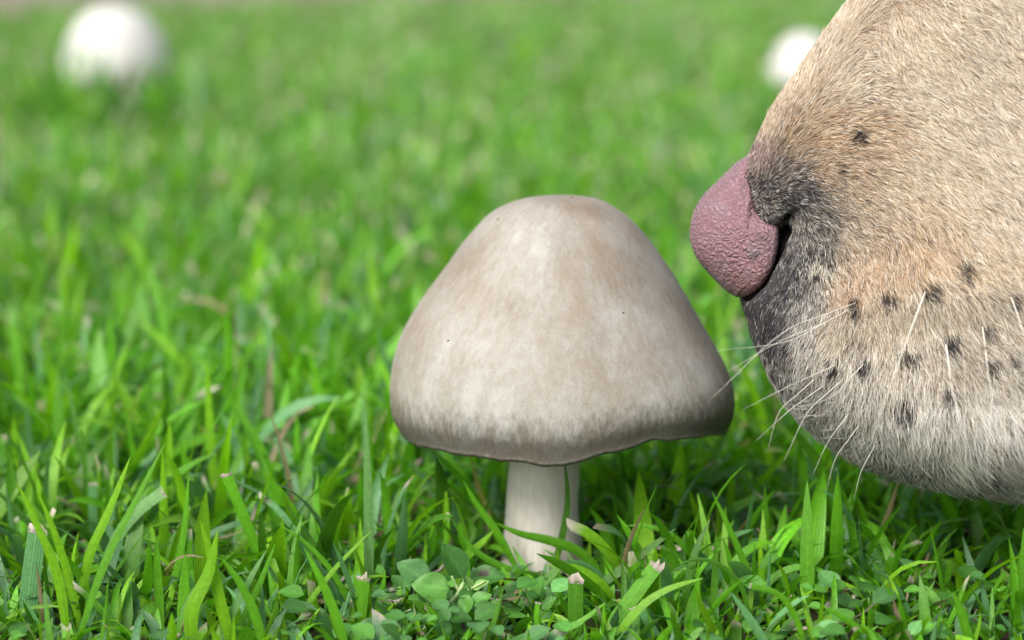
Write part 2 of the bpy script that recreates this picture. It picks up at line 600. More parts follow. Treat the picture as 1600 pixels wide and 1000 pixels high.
def small_mushroom(px, ytop, ybase, w_px, Y, label, mat, skew):
    """far white mushroom: domed cap, gills, stem; only the cap shows above the grass"""
    top = at(px, ytop, Y)
    zb = at(px, ybase, Y)[2]
    r = w_px * Y / F / 2
    root = empty('mushroom', (top[0], Y, 0))
    tag(root, label, 'mushroom', 'mushrooms in the lawn')
    prof = [(0, 1.0), (.3, .97), (.58, .86), (.8, .66), (.94, .40), (1.0, .12), (.97, -.06), (.92, -.1)]
    prof += [(.8, -.02), (.5, .1), (.2, .16)]
    P = spline(prof[:8], 28)
    P = np.r_[P, np.array(prof[8:])]
    H = (top[2] - zb) * 0.92
    vs, fi, tt = [], [], []
    ph = np.linspace(0, 2 * np.pi, 64, endpoint=False)
    for k, (q, h) in enumerate(P):
        for a in ph:
            wob = 1 + 0.03 * mnoise.noise(Vector((math.cos(a) * 1.5, math.sin(a) * 1.5, q + px)))
            vs.append((q * r * wob * math.cos(a) + skew * h * r, q * r * wob * math.sin(a), top[2] - H + h * H))
            fi.append((math.cos(a) * 20 * q, math.sin(a) * 20 * q, min(k, 27) / 27 * 2))
            tt.append(min(k, 27) / 27)
    mesh_obj('cap', vs, grid_faces(len(P), 64, True), mat, root, attrs={'fib': fi, 'tt': tt})
    v, f = tube([(0, 0, -.004), (0, 0, .01), (0, 0, top[2] - H * .9)], [r * .3, r * .24, r * .22], 20)
    mesh_obj('stem', v, f, M_STEM, root)
    gv, gf = [], []
    for k in range(48):
        a = 2 * math.pi * k / 48
        i0 = len(gv)
        for (q, h) in ((.22, .02), (.88, -.12), (.88, -.05), (.22, .13)):
            gv.append((q * r * math.cos(a) + skew * h * r, q * r * math.sin(a), top[2] - H + h * H))
        gf.append((i0, i0 + 1, i0 + 2, i0 + 3))
    tag(mesh_obj('gills', gv, gf, M_GILL, root, smooth=False), kind='stuff')
    return root


small_mushroom(181, 9, 128, 166, 1.95, 'out-of-focus white domed mushroom alone in the far grass, well away from the dog', M_CAPW, -0.05)
small_mushroom(1258, 51, 128, 106, 1.95, 'out-of-focus small white mushroom half hidden behind the dog muzzle', M_CAPW, 0.0)

# ------------------------------------------------------------------ dog
DY = 0.668
droot_loc = np.array((0.45, DY, 0.0))
ST = [  # top px, bottom px, half width mm, s
    (1152, 425, 1158, 452, 5),
    (1146, 360, 1164, 478, 11),
    (1151, 278, 1170, 502, 14.2),
    (1172, 240, 1180, 532, 18.6),
    (1192, 200, 1194, 564, 23),
    (1213, 160, 1213, 602, 26),
    (1246, 112, 1246, 648, 30),
    (1285, 57, 1300, 694, 34),
    (1330, 0, 1370, 732, 38),
    (1385, -65, 1450, 756, 42),
    (1440, -130, 1540, 771, 45),
    (1500, -210, 1640, 777, 48),
    (1555, -320, 1750, 780, 55),
    (1640, -430, 1880, 740, 61),
    (1780, -520, 2000, 680, 65),
    (1950, -600, 2120, 600, 66),
    (2150, -740, 2260, 600, 72),
    (2500, -960, 2500, 680, 95),
    (2900, -1100, 2800, 760, 125),
    (3800, -1100, 3700, 790, 132),
    (4900, -1000, 4800, 780, 130),
    (5500, -820, 5450, 780, 110),
    (5850, -300, 5850, 700, 60),
    (5930, 100, 5930, 500, 15),
]
ST = np.array(ST, float)
NR, NA = 300, 104
tpar = np.r_[0, np.cumsum(np.maximum(np.linalg.norm(np.diff(ST[:, :2], axis=0), axis=1), np.linalg.norm(np.diff(ST[:, 2:4], axis=0), axis=1)) ** 0.55)]


def seg_dist(px, py, pts):
    d = np.full(px.shape, 1e9)
    for (x0, y0), (x1, y1) in zip(pts[:-1], pts[1:]):
        ex, ey = x1 - x0, y1 - y0
        t = np.clip(((px - x0) * ex + (py - y0) * ey) / (ex * ex + ey * ey), 0, 1)
        d = np.minimum(d, np.hypot(px - x0 - t * ex, py - y0 - t * ey))
    return d


def build_dog(ST_):
    S = spline(ST_, NR, tpar)
    th = np.linspace(0, 2 * np.pi, NA, endpoint=False)
    T = np.array([at(s[0], s[1], DY) for s in S])
    B = np.array([at(s[2], s[3], DY) for s in S])
    w = S[:, 4] * 1e-3
    c, s = np.cos(th), np.sin(th)
    n = 3.3
    cc = np.sign(c) * np.abs(c) ** (2 / n)
    ss = np.sign(s) * np.abs(s) ** (2 / n)
    low = 0.5 - 0.5 * cc                      # 0 at the top, 1 at the bottom
    head = np.clip(1 - (S[:, 0] - 1500) / 600, 0, 1)[:, None]
    prof = 1.0 + head * (-0.20 + 0.34 * np.exp(-((low - 0.84) / 0.30) ** 2))[None, :]
    P = np.zeros((NR, NA, 3))
    M, H = (T + B) / 2, (T - B) / 2
    P[:] = M[:, None] + H[:, None] * cc[None, :, None]
    P[..., 1] = DY - w[:, None] * ss[None, :] * prof
    return P


# fit the drawn silhouette to the photo's outline (top and bottom curves of the muzzle)
ST_fit = ST.copy()
edge_top = ST[3:12, :2].copy()
edge_bot = ST[2:12, 2:4].copy()
for it in range(7):
    P = build_dog(ST_fit)
    qx, qy = project(P.reshape(-1, 3))
    for k in range(3, 12):
        x0, y0 = ST[k, :2]
        # along the outline normal: extreme of (q . n) near this station
        tx, ty = ST[min(k + 1, 11), :2] - ST[max(k - 1, 3), :2]
        nn = np.array((ty, -tx)) / math.hypot(tx, ty)       # points up-left
        tt_ = np.array((tx, ty)) / math.hypot(tx, ty)
        u = (qx - x0) * tt_[0] + (qy - y0) * tt_[1]
        e = (qx - x0) * nn[0] + (qy - y0) * nn[1]
        sel = np.abs(u) < 9
        if sel.any():
            ST_fit[k, :2] -= 0.8 * nn * e[sel].max()
    for k in range(2, 12):
        x0, y0 = ST[k, 2:4]
        tx, ty = ST[min(k + 1, 12), 2:4] - ST[max(k - 1, 2), 2:4]
        nn = np.array((-ty, tx)) / math.hypot(tx, ty)       # points down-left
        tt_ = np.array((tx, ty)) / math.hypot(tx, ty)
        u = (qx - x0) * tt_[0] + (qy - y0) * tt_[1]
        e = (qx - x0) * nn[0] + (qy - y0) * nn[1]
        sel = np.abs(u) < 9
        if sel.any():
            ST_fit[k, 2:4] -= 0.8 * nn * e[sel].max()
P = build_dog(ST_fit)

# relief on both cheeks: nostril slit behind the nose leather, lip pads, furrow
PL = P.copy()
fx, fy = project(np.stack([P[..., 0], np.full(P.shape[:2], DY - 0.02), P[..., 2]], -1))
side = np.sign(P[..., 1] - DY)
slit = seg_dist(fx, fy, [(1236, 346), (1222, 366), (1207, 402), (1190, 436), (1166, 458)])
dep = -0.0120 * np.exp(-(slit / 14) ** 2)
dep += 0.0022 * np.exp(-(seg_dist(fx, fy, [(1310, 480), (1380, 440), (1500, 410)]) / 34) ** 2)
dep += 0.0030 * np.exp(-(seg_dist(fx, fy, [(1290, 560), (1400, 610), (1560, 640)]) / 70) ** 2)
dep -= 0.0016 * np.exp(-(seg_dist(fx, fy, [(1250, 400), (1330, 380), (1420, 330)]) / 30) ** 2)
dep += 0.0020 * np.exp(-(seg_dist(fx, fy, [(1260, 300), (1340, 240)]) / 40) ** 2)
wfall = np.clip(np.abs(P[..., 1] - DY) / 0.012, 0, 1)
P[..., 1] += side * dep * wfall
pts = P.reshape(-1, 3)
dn = np.array([mnoise.noise(Vector(p) * 60) for p in pts]).reshape(NR, NA) * 0.0009
P[..., 1] += side * dn * wfall

# coat colour over the side of the face, by place on the dog (photo pixels name the place)
CC = [  # x, y, colour sRGB, share of dark hairs
    (1200, 200, (196, 172, 140), .18), (1250, 130, (212, 190, 160), .10), (1330, 30, (212, 192, 164), .07), (1450, 60, (218, 200, 172), .05), (1580, 60, (216, 200, 174), .05),
    (1330, 130, (222, 206, 182), .10), (1240, 220, (188, 160, 124), .25), (1290, 215, (200, 168, 128), .14), (1370, 210, (202, 172, 134), .14), (1450, 180, (224, 208, 182), .04),
    (1560, 200, (220, 204, 180), .05), (1185, 245, (150, 116, 110), .35), (1200, 300, (118, 112, 110), .62), (1240, 320, (100, 96, 96), .75), (1290, 270, (184, 156, 122), .30),
    (1340, 290, (200, 172, 136), .20), (1400, 290, (216, 194, 162), .07), (1500, 300, (222, 204, 176), .04), (1590, 330, (216, 200, 176), .06), (1280, 350, (150, 144, 132), .48),
    (1240, 400, (110, 106, 106), .68), (1200, 460, (64, 60, 66), .90), (1180, 510, (62, 58, 66), .88), (1280, 420, (184, 178, 162), .32), (1340, 380, (192, 170, 140), .16),
    (1320, 450, (186, 154, 118), .14), (1380, 420, (192, 160, 122), .08), (1450, 400, (204, 174, 138), .07), (1540, 400, (220, 198, 164), .06), (1250, 480, (150, 146, 140), .45),
    (1215, 540, (100, 96, 100), .68), (1260, 530, (192, 186, 174), .25), (1300, 530, (206, 190, 160), .14), (1380, 510, (206, 188, 158), .12), (1460, 500, (202, 188, 164), .12), (1570, 500, (196, 182, 158), .15),
    (1230, 610, (128, 124, 126), .50), (1280, 630, (168, 162, 156), .30), (1330, 610, (204, 196, 182), .20), (1400, 580, (190, 176, 150), .16), (1500, 580, (176, 160, 132), .22), (1580, 590, (180, 166, 140), .18),
    (1300, 690, (140, 136, 136), .45), (1370, 680, (212, 206, 196), .25), (1450, 660, (222, 214, 200), .18), (1540, 660, (226, 218, 204), .12), (1600, 680, (226, 220, 206), .14),
    (1380, 730, (130, 126, 128), .48), (1450, 745, (146, 142, 140), .42), (1540, 765, (150, 146, 140), .40), (1600, 752, (180, 174, 162), .25), (1520, 784, (84, 78, 72), .5), (1610, 792, (92, 84, 74), .5), (1500, 710, (230, 224, 212), .18),
    (1225, 430, (88, 84, 86), .82), (1208, 505, (66, 62, 68), .88), (1268, 372, (122, 116, 110), .60), (1258, 300, (112, 106, 104), .66), (1228, 270, (132, 118, 110), .52), (1250, 440, (118, 114, 112), .62),
    (1750, 200, (216, 196, 166), .05), (1750, 600, (206, 192, 168), .10), (1900, -100, (206, 180, 142), .05), (3000, 0, (210, 184, 146), .04), (3000, 700, (220, 204, 176), .03), (5000, 0, (206, 178, 138), .04),
]
CXY = np.array([(q[0], q[1]) for q in CC], float)
CRGB = np.array([lin(*q[2]) for q in CC])
CDK = np.array([q[3] for q in CC])
SPOTS = [(1337, 213, 12), (1387, 463, 10), (1453, 450, 11), (1503, 414, 12), (1336, 482, 7), (1332, 468, 7), (1418, 552, 10), (1483, 528, 11), (1352, 566, 10), (1305, 571, 9), (1535, 507, 9),
         (1580, 464, 9), (1545, 560, 9), (1480, 606, 9), (1413, 634, 12), (1297, 407, 6), (1275, 430, 5), (1268, 392, 5), (1578, 553, 6), (1310, 268, 4)]


def coat(px, py):
    col = np.zeros((len(px), 3))
    dk = np.zeros(len(px))
    ws = np.zeros(len(px))
    for (x, y), c_, d_ in zip(CXY, CRGB, CDK):
        w = 1.0 / ((px - x) ** 2 + (py - y) ** 2 + 220.0) ** 1.6
        col += w[:, None] * c_
        dk += w * d_
        ws += w
    return col / ws[:, None], dk / ws


def spot_mask(px, py):
    s = np.zeros(len(px))
    for x, y, r in SPOTS:
        s = np.maximum(s, np.clip(1.5 - np.hypot(px - x, py - y) / (r * 1.15), 0, 1))
    return s


ALB = 0.74                              # photo value -> coat albedo
P_flat = P.reshape(-1, 3)


def side_px(Q):
    """place on the side of the face in photo pixels: true projection on the near side, mirrored for the far one"""
    Qm = Q.copy()
    Qm[:, 1] = DY - np.abs(Q[:, 1] - DY)
    return project(Qm)


vx, vy = side_px(P_flat)
scol, sdk = coat(vx, vy)
ssp = spot_mask(vx, vy)
skin = scol * ALB * (1 - 0.75 * sdk)[:, None] * np.array((0.66, 0.60, 0.56))
skin *= (1 - 0.9 * ssp)[:, None]
sl = seg_dist(vx, vy, [(1236, 350), (1222, 368), (1207, 404), (1190, 438), (1166, 460)])
skin *= (1 - 0.985 * np.exp(-(sl / 26) ** 2))[:, None]
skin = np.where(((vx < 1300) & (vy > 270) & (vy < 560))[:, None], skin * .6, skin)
# pink leather colour carried up the bridge behind the nose
pk = np.exp(-(seg_dist(vx, vy, [(1150, 262), (1172, 240), (1184, 222)]) / 15) ** 2)
skin = skin * (1 - 0.85 * pk[:, None]) + np.array((0.36, 0.19, 0.21)) * 0.85 * pk[:, None]

faces = grid_faces(NR, NA, True)
verts_all = [P_flat]
face_list = [tuple(int(q) for q in r) for r in faces]
face_list.append(tuple(range(NA - 1, -1, -1)))
face_list.append(tuple((NR - 1) * NA + k for k in range(NA)))
cols_all = [skin]
tan = np.array(lin(206, 182, 148)) * ALB


def add_limb(path, radii, ns=20):
    global face_list
    n0 = sum(len(v) for v in verts_all)
    v, f = tube(spline(path, 26), np.interp(np.linspace(0, 1, 26), np.linspace(0, 1, len(radii)), radii), ns)
    verts_all.append(v)
    cols_all.append(np.tile(tan, (len(v), 1)))
    face_list += [tuple(n0 + q for q in g) for g in f]


# the dog is lying in the grass: folded forelegs, haunches and tail, all outside the frame to the right
for s_ in (-1, 1):
    yb = DY + s_ * 0.115
    add_limb([(0.50, yb - s_ * .03, .16), (0.52, yb, .08), (0.50, yb + s_ * .01, .035), (0.38, yb + s_ * .01, .028), (0.27, yb, .026), (0.235, yb, .024)], [.06, .05, .04, .03, .027, .032, .006])
    add_limb([(0.98, yb - s_ * .04, .20), (0.92, yb, .12), (0.84, yb + s_ * .02, .07), (0.90, yb + s_ * .03, .04), (0.80, yb + s_ * .03, .028), (0.70, yb + s_ * .03, .024)], [.08, .085, .07, .04, .03, .03, .02])
add_limb([(1.09, DY, .10), (1.20, DY + .03, .05), (1.34, DY + .10, .025), (1.46, DY + .2, .02)], [.03, .026, .02, .008])

V = np.concatenate(verts_all)
dog = mesh_obj('dog', V - droot_loc, face_list, M_SKIN, col=np.concatenate(cols_all))
dog.location = droot_loc
tag(dog, 'tan and cream dog with dark-speckled muzzle lowering its pink nose to the mushroom', 'dog')

# nose leather
NP = [(1150, 466), (1138, 459), (1126, 449), (1108, 430), (1090, 407), (1081, 385), (1079, 364), (1084, 338), (1101, 309), (1122, 288), (1141, 269), (1157, 254), (1173, 247),
      (1181, 280), (1187, 306), (1194, 328), (1210, 343), (1211, 366), (1207, 390), (1197, 421), (1180, 449), (1166, 461)]
NPa = np.array(NP, float)
npoly = spline(np.vstack([NPa, NPa[:1]]), 181)[:-1]
ctr = np.array((1152.0, 365.0))
# thickness of the rim: rounded in front, a crisp overhanging wing at the back
ang_pts = npoly - ctr
back = np.clip((npoly[:, 0] - 1160) / 35, 0, 1) * np.clip((npoly[:, 1] - 318) / 30, 0, 1)
for _ in range(12):
    back = (back + np.roll(back, 1) + np.roll(back, -1) + np.roll(back, 2) + np.roll(back, -2)) / 5
pexp = 2.15 + 4.2 * back
KR = 46
nv, ncol, npeb = [], [], []
rr_ = 1 - (1 - np.linspace(0, 1, KR)) ** 1.0
W_N = 0.0195
nrng = np.random.default_rng(3)
for sgn in (-1, 1):
    for k in range(KR):
        r = rr_[k]
        for j in range(len(npoly)):
            p = ctr + ang_pts[j] * r
            hgt_ = (1 - r ** pexp[j]) ** (1 / pexp[j]) if r < 1 else 0.0
            # the leather is widest at the back and narrows to the front
            wide = np.clip(0.62 + 0.48 * (p[0] - 1080) / 125, 0.6, 1.12)
            wide *= 1.0 - 0.30 * np.clip((345 - p[1]) / 70, 0, 1) * np.clip((p[0] - 1120) / 40, 0, 1)
            y = DY + sgn * W_N * hgt_ * wide
            q = at(p[0], p[1], DY - 0.004)
            nv.append((q[0], y, q[2]))
nv = np.array(nv)
half = KR * len(npoly)
nf = grid_faces(KR, len(npoly), True)
nfaces = np.vstack([nf, nf[:, ::-1] + half])
nxp, nyp = side_px(nv)
base = np.array((0.232, 0.124, 0.146))
ncol = np.tile(base, (len(nv), 1))
deep = np.exp(-(seg_dist(nxp, nyp, [(1150, 470), (1190, 430), (1160, 440)]) / 30) ** 2)
ncol = ncol * (1 - .45 * deep[:, None]) + np.array((0.20, 0.09, 0.09)) * .45 * deep[:, None]
dkb = np.maximum(np.exp(-(np.hypot(nxp - 1178, nyp - 398) / 9) ** 2), 0.6 * np.exp(-(np.hypot(nxp - 1190, nyp - 372) / 9) ** 2))
dkb = np.maximum(dkb, .8 * np.exp(-(seg_dist(nxp, nyp, [(1090, 412), (1112, 440), (1136, 462)]) / 10) ** 2))
dkb = np.maximum(dkb, .5 * np.exp(-(np.hypot(nxp - 1163, nyp - 292) / 7) ** 2))
ncol = ncol * (1 - .85 * dkb[:, None]) + np.array((0.045, 0.045, 0.05)) * .85 * dkb[:, None]
peb = np.stack([(nxp - 1080) / 9.0, (nyp - 250) / 7.5, (nv[:, 1] - DY) * 260], -1)
# real pebbling of the leather
disp = np.array([mnoise.noise(Vector((q[0] * .9, q[1] * 1.3, q[2]))) for q in peb])
nv[:, 1] += np.sign(nv[:, 1] - DY) * disp * 0.00030
mot = np.array([mnoise.noise(Vector((q[0] * .28, q[1] * .28, q[2] * .3 + 4))) for q in peb])
mot = np.clip(mot * 1.6 + .15, 0, .8)[:, None]
ncol = ncol * (1 - mot) + (ncol * .45 + np.array((.20, .145, .16)) * .65) * mot
nose = mesh_obj('nose', nv - droot_loc, nfaces, M_NOSE, dog, col=ncol, attrs={'peb': peb})
nose['label'] = 'pink pebbled nose leather with a dark spot'

# eyes and ears (above and beside the frame)
for s_ in (-1, 1):
    e0 = at(1640, -250, DY)
    c0 = (e0[0] - droot_loc[0], s_ * 0.046, e0[2])
    vv, ff = [], []
    nla, nlo = 12, 18
    for i in range(nla):
        a = math.pi * i / (nla - 1)
        for j in range(nlo):
            b_ = 2 * math.pi * j / nlo
            vv.append((c0[0] + .011 * math.sin(a) * math.cos(b_), c0[1] + .011 * math.sin(a) * math.sin(b_), c0[2] + .011 * math.cos(a)))
    mesh_obj('eye', vv, grid_faces(nla, nlo, True), M_EYE, dog)
    e1 = at(1930, -420, DY)
    ev, nU, nV = [], 10, 9
    for i in range(nU):
        u = i / (nU - 1)
        for j in range(nV):
            w_ = (j / (nV - 1) - .5) * 2
            half_w = .036 * math.sin(math.pi * min(1, .25 + u * .75)) ** .6 + .004
            ev.append((e1[0] - droot_loc[0] + w_ * half_w + .02 * u, s_ * (.064 + .012 * math.sin(u * 2.6) + .006 * (1 - w_ * w_)), e1[2] - .105 * u))
    ev2 = [(x, y - s_ * .005, z) for x, y, z in ev]
    g = grid_faces(nU, nV)
    nn_ = nU * nV
    fl = [tuple(int(q) for q in r) for r in g] + [tuple(int(q) + nn_ for q in r[::-1]) for r in g]
    rim = list(range(nV)) + [i * nV + nV - 1 for i in range(1, nU)] + list(range(nn_ - 2, nn_ - nV - 1, -1)) + [i * nV for i in range(nU - 2, 0, -1)]
    fl += [(rim[i], rim[(i + 1) % len(rim)], rim[(i + 1) % len(rim)] + nn_, rim[i] + nn_) for i in range(len(rim))]
    mesh_obj('ear', ev + ev2, fl, M_SKIN, dog, col=np.tile(np.array(lin(168, 140, 108)) * ALB, (2 * nn_, 1)))

# ---- coat: real hairs
FLOW = [(1190, 235, -35), (1220, 170, -45), (1270, 95, -42), (1330, 20, 0), (1300, 150, -15), (1400, 60, 52), (1500, 150, 36), (1580, 60, 45), (1580, 260, 38), (1450, 250, 32), (1250, 230, -18),
        (1350, 330, 22), (1330, 230, 10), (1230, 300, -5), (1280, 320, 15), (1240, 380, 60), (1270, 430, 70), (1190, 470, 112), (1330, 430, 60), (1400, 420, 70), (1500, 420, 48), (1590, 400, 42), (1220, 540, 118),
        (1300, 540, 105), (1400, 540, 82), (1500, 540, 60), (1590, 560, 50), (1260, 620, 120), (1330, 640, 106), (1430, 660, 84), (1540, 680, 62), (1600, 720, 58), (1350, 720, 100), (1450, 750, 80), (1750, 300, 30),
        (1750, 700, 40), (1180, 520, 110), (2500, 0, 20), (3500, 300, 20), (5000, 300, 20)]
FX = np.array([(q[0], q[1]) for q in FLOW], float)
FA = np.radians([q[2] for q in FLOW])


def flow(px, py):
    vx_, vy_, ws = (np.zeros(len(px)) for _ in range(3))
    for (x, y), a in zip(FX, FA):
        w = 1.0 / ((px - x) ** 2 + (py - y) ** 2 + 400.0) ** 1.5
        vx_ += w * math.cos(a)
        vy_ += w * math.sin(a)
    n_ = np.hypot(vx_, vy_) + 1e-20
    return vx_ / n_, vy_ / n_


G = P.reshape(NR, NA, 3)
dU = np.gradient(G, axis=0)
dV = np.roll(G, -1, 1) - np.roll(G, 1, 1)
NRM = np.cross(dV, dU)
NRM /= np.linalg.norm(NRM, axis=2)[..., None] + 1e-15
cen = G.mean(axis=1, keepdims=True)
if (np.sum(NRM * (G - cen), axis=2) > 0).mean() < 0.5:
    NRM = -NRM
quad_area = np.linalg.norm(np.cross(dV[:-1] / 2, (G[1:] - G[:-1])), axis=2)
cell_px, cell_py = side_px(G[:-1].reshape(-1, 3))
cell_px, cell_py = cell_px.reshape(NR - 1, NA), cell_py.reshape(NR - 1, NA)


def inside_poly(px, py, poly):
    ins = np.zeros(len(px), bool)
    x0, y0 = poly[:, 0], poly[:, 1]
    x1, y1 = np.roll(x0, -1), np.roll(y0, -1)
    for a, b_, c_, d_ in zip(x0, y0, x1, y1):
        cond = ((b_ > py) != (d_ > py)) & (px < (c_ - a) * (py - b_) / (d_ - b_ + 1e-12) + a)
        ins ^= cond
    return ins


def make_fur(name, n, zone, rad0, parent):
    far = G[:-1, :, 1] > DY + 0.004
    wgt = quad_area * zone * np.where(far, 0.45, 1.0)
    pr = (wgt / wgt.sum()).ravel()
    idx = rng.choice(pr.size, n, p=pr)
    i, j = idx // NA, idx % NA
    u, v = rng.random(n)[:, None], rng.random(n)[:, None]
    j2 = (j + 1) % NA
    root = (G[i, j] * (1 - u) + G[i + 1, j] * u) * (1 - v) + (G[i, j2] * (1 - u) + G[i + 1, j2] * u) * v
    nr = (NRM[i, j] * (1 - u) + NRM[i + 1, j] * u) * (1 - v) + (NRM[i, j2] * (1 - u) + NRM[i + 1, j2] * u) * v
    nr /= np.linalg.norm(nr, axis=1)[:, None]
    px, py = side_px(root)
    keep = ~inside_poly(px, py, ctr + (npoly - ctr) * (0.70 + 0.25 * back)[:, None])
    keep &= (seg_dist(px, py, [(1228, 356), (1222, 368), (1207, 404), (1190, 438), (1168, 458)]) > 12)
    keep &= rng.random(n) > 0.9 * np.exp(-(seg_dist(px, py, [(1150, 262), (1172, 240)]) / 13) ** 2)
    root, nr, px, py = root[keep], nr[keep], px[keep], py[keep]
    n = len(root)
    fx_, fy_ = flow(px, py)
    # gentle swirls and tufts of hair
    cl = np.array([mnoise.noise(Vector((a / 16, b_ / 16, 0.3))) for a, b_ in zip(px, py)])
    cl2 = np.array([mnoise.noise(Vector((a / 7, b_ / 7, 5.3))) for a, b_ in zip(px, py)])
    ang = cl * 0.5 + cl2 * 0.35 + rng.normal(0, 0.22, n)
    ca, sa = np.cos(ang), np.sin(ang)
    fx_, fy_ = fx_ * ca - fy_ * sa, fx_ * sa + fy_ * ca
    fl = np.stack([fx_, np.zeros(n), -fy_], -1)
    fl -= nr * np.sum(fl * nr, 1)[:, None]
    fl /= np.linalg.norm(fl, axis=1)[:, None] + 1e-9
    # length: velvet near the nose, longer over cheek and lip
    d_nose = np.hypot(px - 1190, py - 390)
    ln = np.interp(d_nose, [0, 60, 130, 260, 420, 900, 2500], [1.1, 1.6, 2.4, 3.6, 5.0, 7.6, 16.0]) * 1e-3
    ln *= np.where((py > 620) & (px < 1750), 1.15, 1.0) * np.exp(rng.normal(0, 0.2, n))
    # hair sheds shorter along the bridge
    ln *= np.interp(py, [-300, 60, 150, 300], [1.0, .75, .65, 1.0]) * np.where(px < 1350, 1, 1)
    lift = np.clip(rng.normal(0.36, 0.10, n) + 0.10 * cl2, 0.16, 0.7)
    lift += 0.25 * np.clip(1 - ln / .003, 0, 1)
    K = 4
    t = np.linspace(0, 1, K)
    co = np.zeros((n, K, 3))
    for k in range(K):
        tk = t[k]
        co[:, k] = root - nr * (0.04 * ln)[:, None] + ln[:, None] * (fl * (tk * 0.95) + nr * (lift * (tk - 0.45 * tk * tk))[:, None])
    # colour
    c_, dk = coat(px, py)
    lum = c_.mean(1, keepdims=True)
    ds = np.clip((py - 480) / 200, 0, 1)[:, None] * .40 + .20
    c_ = (c_ * (1 - ds) + lum * ds) * ALB * np.where(py > 560, 1.20, 1.07)[:, None]
    sp_ = spot_mask(px, py)
    patch = np.clip(dk + 0.75 * dk * cl2 + 0.35 * dk * cl, 0, 0.97)
    cl3 = np.array([mnoise.noise(Vector((a / 5, b_ / 5, 9.1))) for a, b_ in zip(px, py)])
    patch = np.clip(patch + .45 * np.clip(cl3 - .22, 0, 1) * np.clip(.35 + 2 * dk, 0, 1), 0, .97)
    isdark = rng.random(n) < patch * np.where(patch < .6, .62, .92)
    tone = np.exp(rng.normal(0.06, 0.20, n) + 0.12 * cl2)
    light = np.clip(c_ * tone[:, None] * (1 + 0.45 * dk[:, None]), 0.0, 0.86)
    wh = rng.random(n) < np.where(py > 540, 0.46, 0.22)
    light[wh] = light[wh] * 0.45 + np.array((0.82, 0.79, 0.72)) * 0.55
    br = rng.random(n) < 0.15
    light[br] *= np.array((0.62, 0.50, 0.40))
    darkc = np.array((0.035, 0.033, 0.037)) * np.exp(rng.normal(0, 0.4, n))[:, None]
    hc = np.where(isdark[:, None], darkc, light)
    inspot = rng.random(n) < sp_ * 0.96
    hc[inspot] = darkc[inspot] * 0.5
    cu = bpy.data.hair_curves.new(name)
    cu.add_curves([K] * n)
    cu.attributes['position'].data.foreach_set('vector', co.astype(np.float32).ravel() - np.tile(droot_loc.astype(np.float32), n * K))
    rd = cu.attributes.get('radius') or cu.attributes.new('radius', 'FLOAT', 'POINT')
    rr = (rad0 * np.exp(rng.normal(0, .2, n)))[:, None] * np.array([1.0, 0.95, 0.75, 0.15])[None]
    rd.data.foreach_set('value', rr.astype(np.float32).ravel())
    ha = cu.attributes.new('haircol', 'FLOAT_COLOR', 'CURVE')
    h4 = np.ones((n, 4), np.float32)
    h4[:, :3] = hc
    ha.data.foreach_set('color', h4.ravel())
    cu.materials.append(M_HAIR)
    o = bpy.data.objects.new(name, cu)
    COL.objects.link(o)
    o.parent = parent
    o['kind'] = 'stuff'
    return o


zone_face = np.clip((1800 - cell_px) / 120, 0, 1) * (cell_px > 1130)
zone_face *= np.interp(np.hypot(cell_px - 1190, cell_py - 390), [0, 100, 250, 500], [3.2, 2.4, 1.3, 1.0])
make_fur('fur', 250000, zone_face, 0.000045, dog)
zone_body = np.clip((cell_px - 1700) / 100, 0, 1)
zone_body *= np.interp(cell_px, [1700, 2600, 3200], [4.0, 3.0, .6])
make_fur('fur', 120000, zone_body, 0.00013, dog)

# whiskers: (follicle px, py), via, tip, thickness mm, how far the tip stands off towards the camera (m)
WH = [
    ((1446, 456), (1412, 545), (1368, 668), .62, .050), ((1478, 536), (1488, 610), (1512, 700), .62, .050), ((1340, 472), (1235, 512), (1112, 622), .26, .030),
    ((1334, 480), (1240, 530), (1118, 548), .20, .016), ((1300, 500), (1225, 530), (1135, 582), .20, .018), 
    ((1352, 566), (1300, 620), (1240, 640), .28, .028), ((1305, 571), (1240, 600), (1160, 640), .24, .022), ((1290, 600), (1235, 640), (1180, 690), .22, .020),
    ((1330, 640), (1294, 690), (1270, 742), .18, .018), ((1345, 660), (1306, 715), (1290, 772), .18, .020), ((1275, 590), (1220, 640), (1200, 700), .2, .016),
    ((1535, 507), (1545, 590), (1560, 690), .4, .045), 
    
    ((1580, 464), (1600, 520), (1625, 560), .45, .05), ((1320, 590), (1265, 640), (1225, 720), .24, .024), ((1370, 690), (1346, 735), (1334, 782), .18, .014),
]
near = G[:, :, 1].reshape(-1) < DY
gpx, gpy = project(G.reshape(-1, 3))
Gf = G.reshape(-1, 3)
for (a, b_, c_, th_, off) in WH:
    dd = (gpx - a[0]) ** 2 + (gpy - a[1]) ** 2 + np.where(near, 0, 1e9)
    r0 = Gf[np.argmin(dd)]
    Y0 = r0[1] + 0.001
    pth = [at(a[0], a[1], Y0), at((a[0] + b_[0]) / 2, (a[1] + b_[1]) / 2, Y0 - off * .42), at(b_[0], b_[1], Y0 - off * .72), at(c_[0], c_[1], Y0 - off)]
    pp = spline(pth, 14)
    v, f = tube(pp, np.linspace(th_, th_ * .12, 14) * 0.5e-3, 5)
    mesh_obj('whisker', v - droot_loc, f, M_WHISK, dog)

# ------------------------------------------------------------------ grass
FRESH = np.array((0.112, 0.350, 0.014))
LIME = np.array((0.182, 0.430, 0.012))
BLUE = np.array((0.115, 0.285, 0.110))
DARK = np.array((0.072, 0.220, 0.014))
CUT = np.array((0.58, 0.49, 0.43))
STRAW = np.array((0.42, 0.33, 0.20))


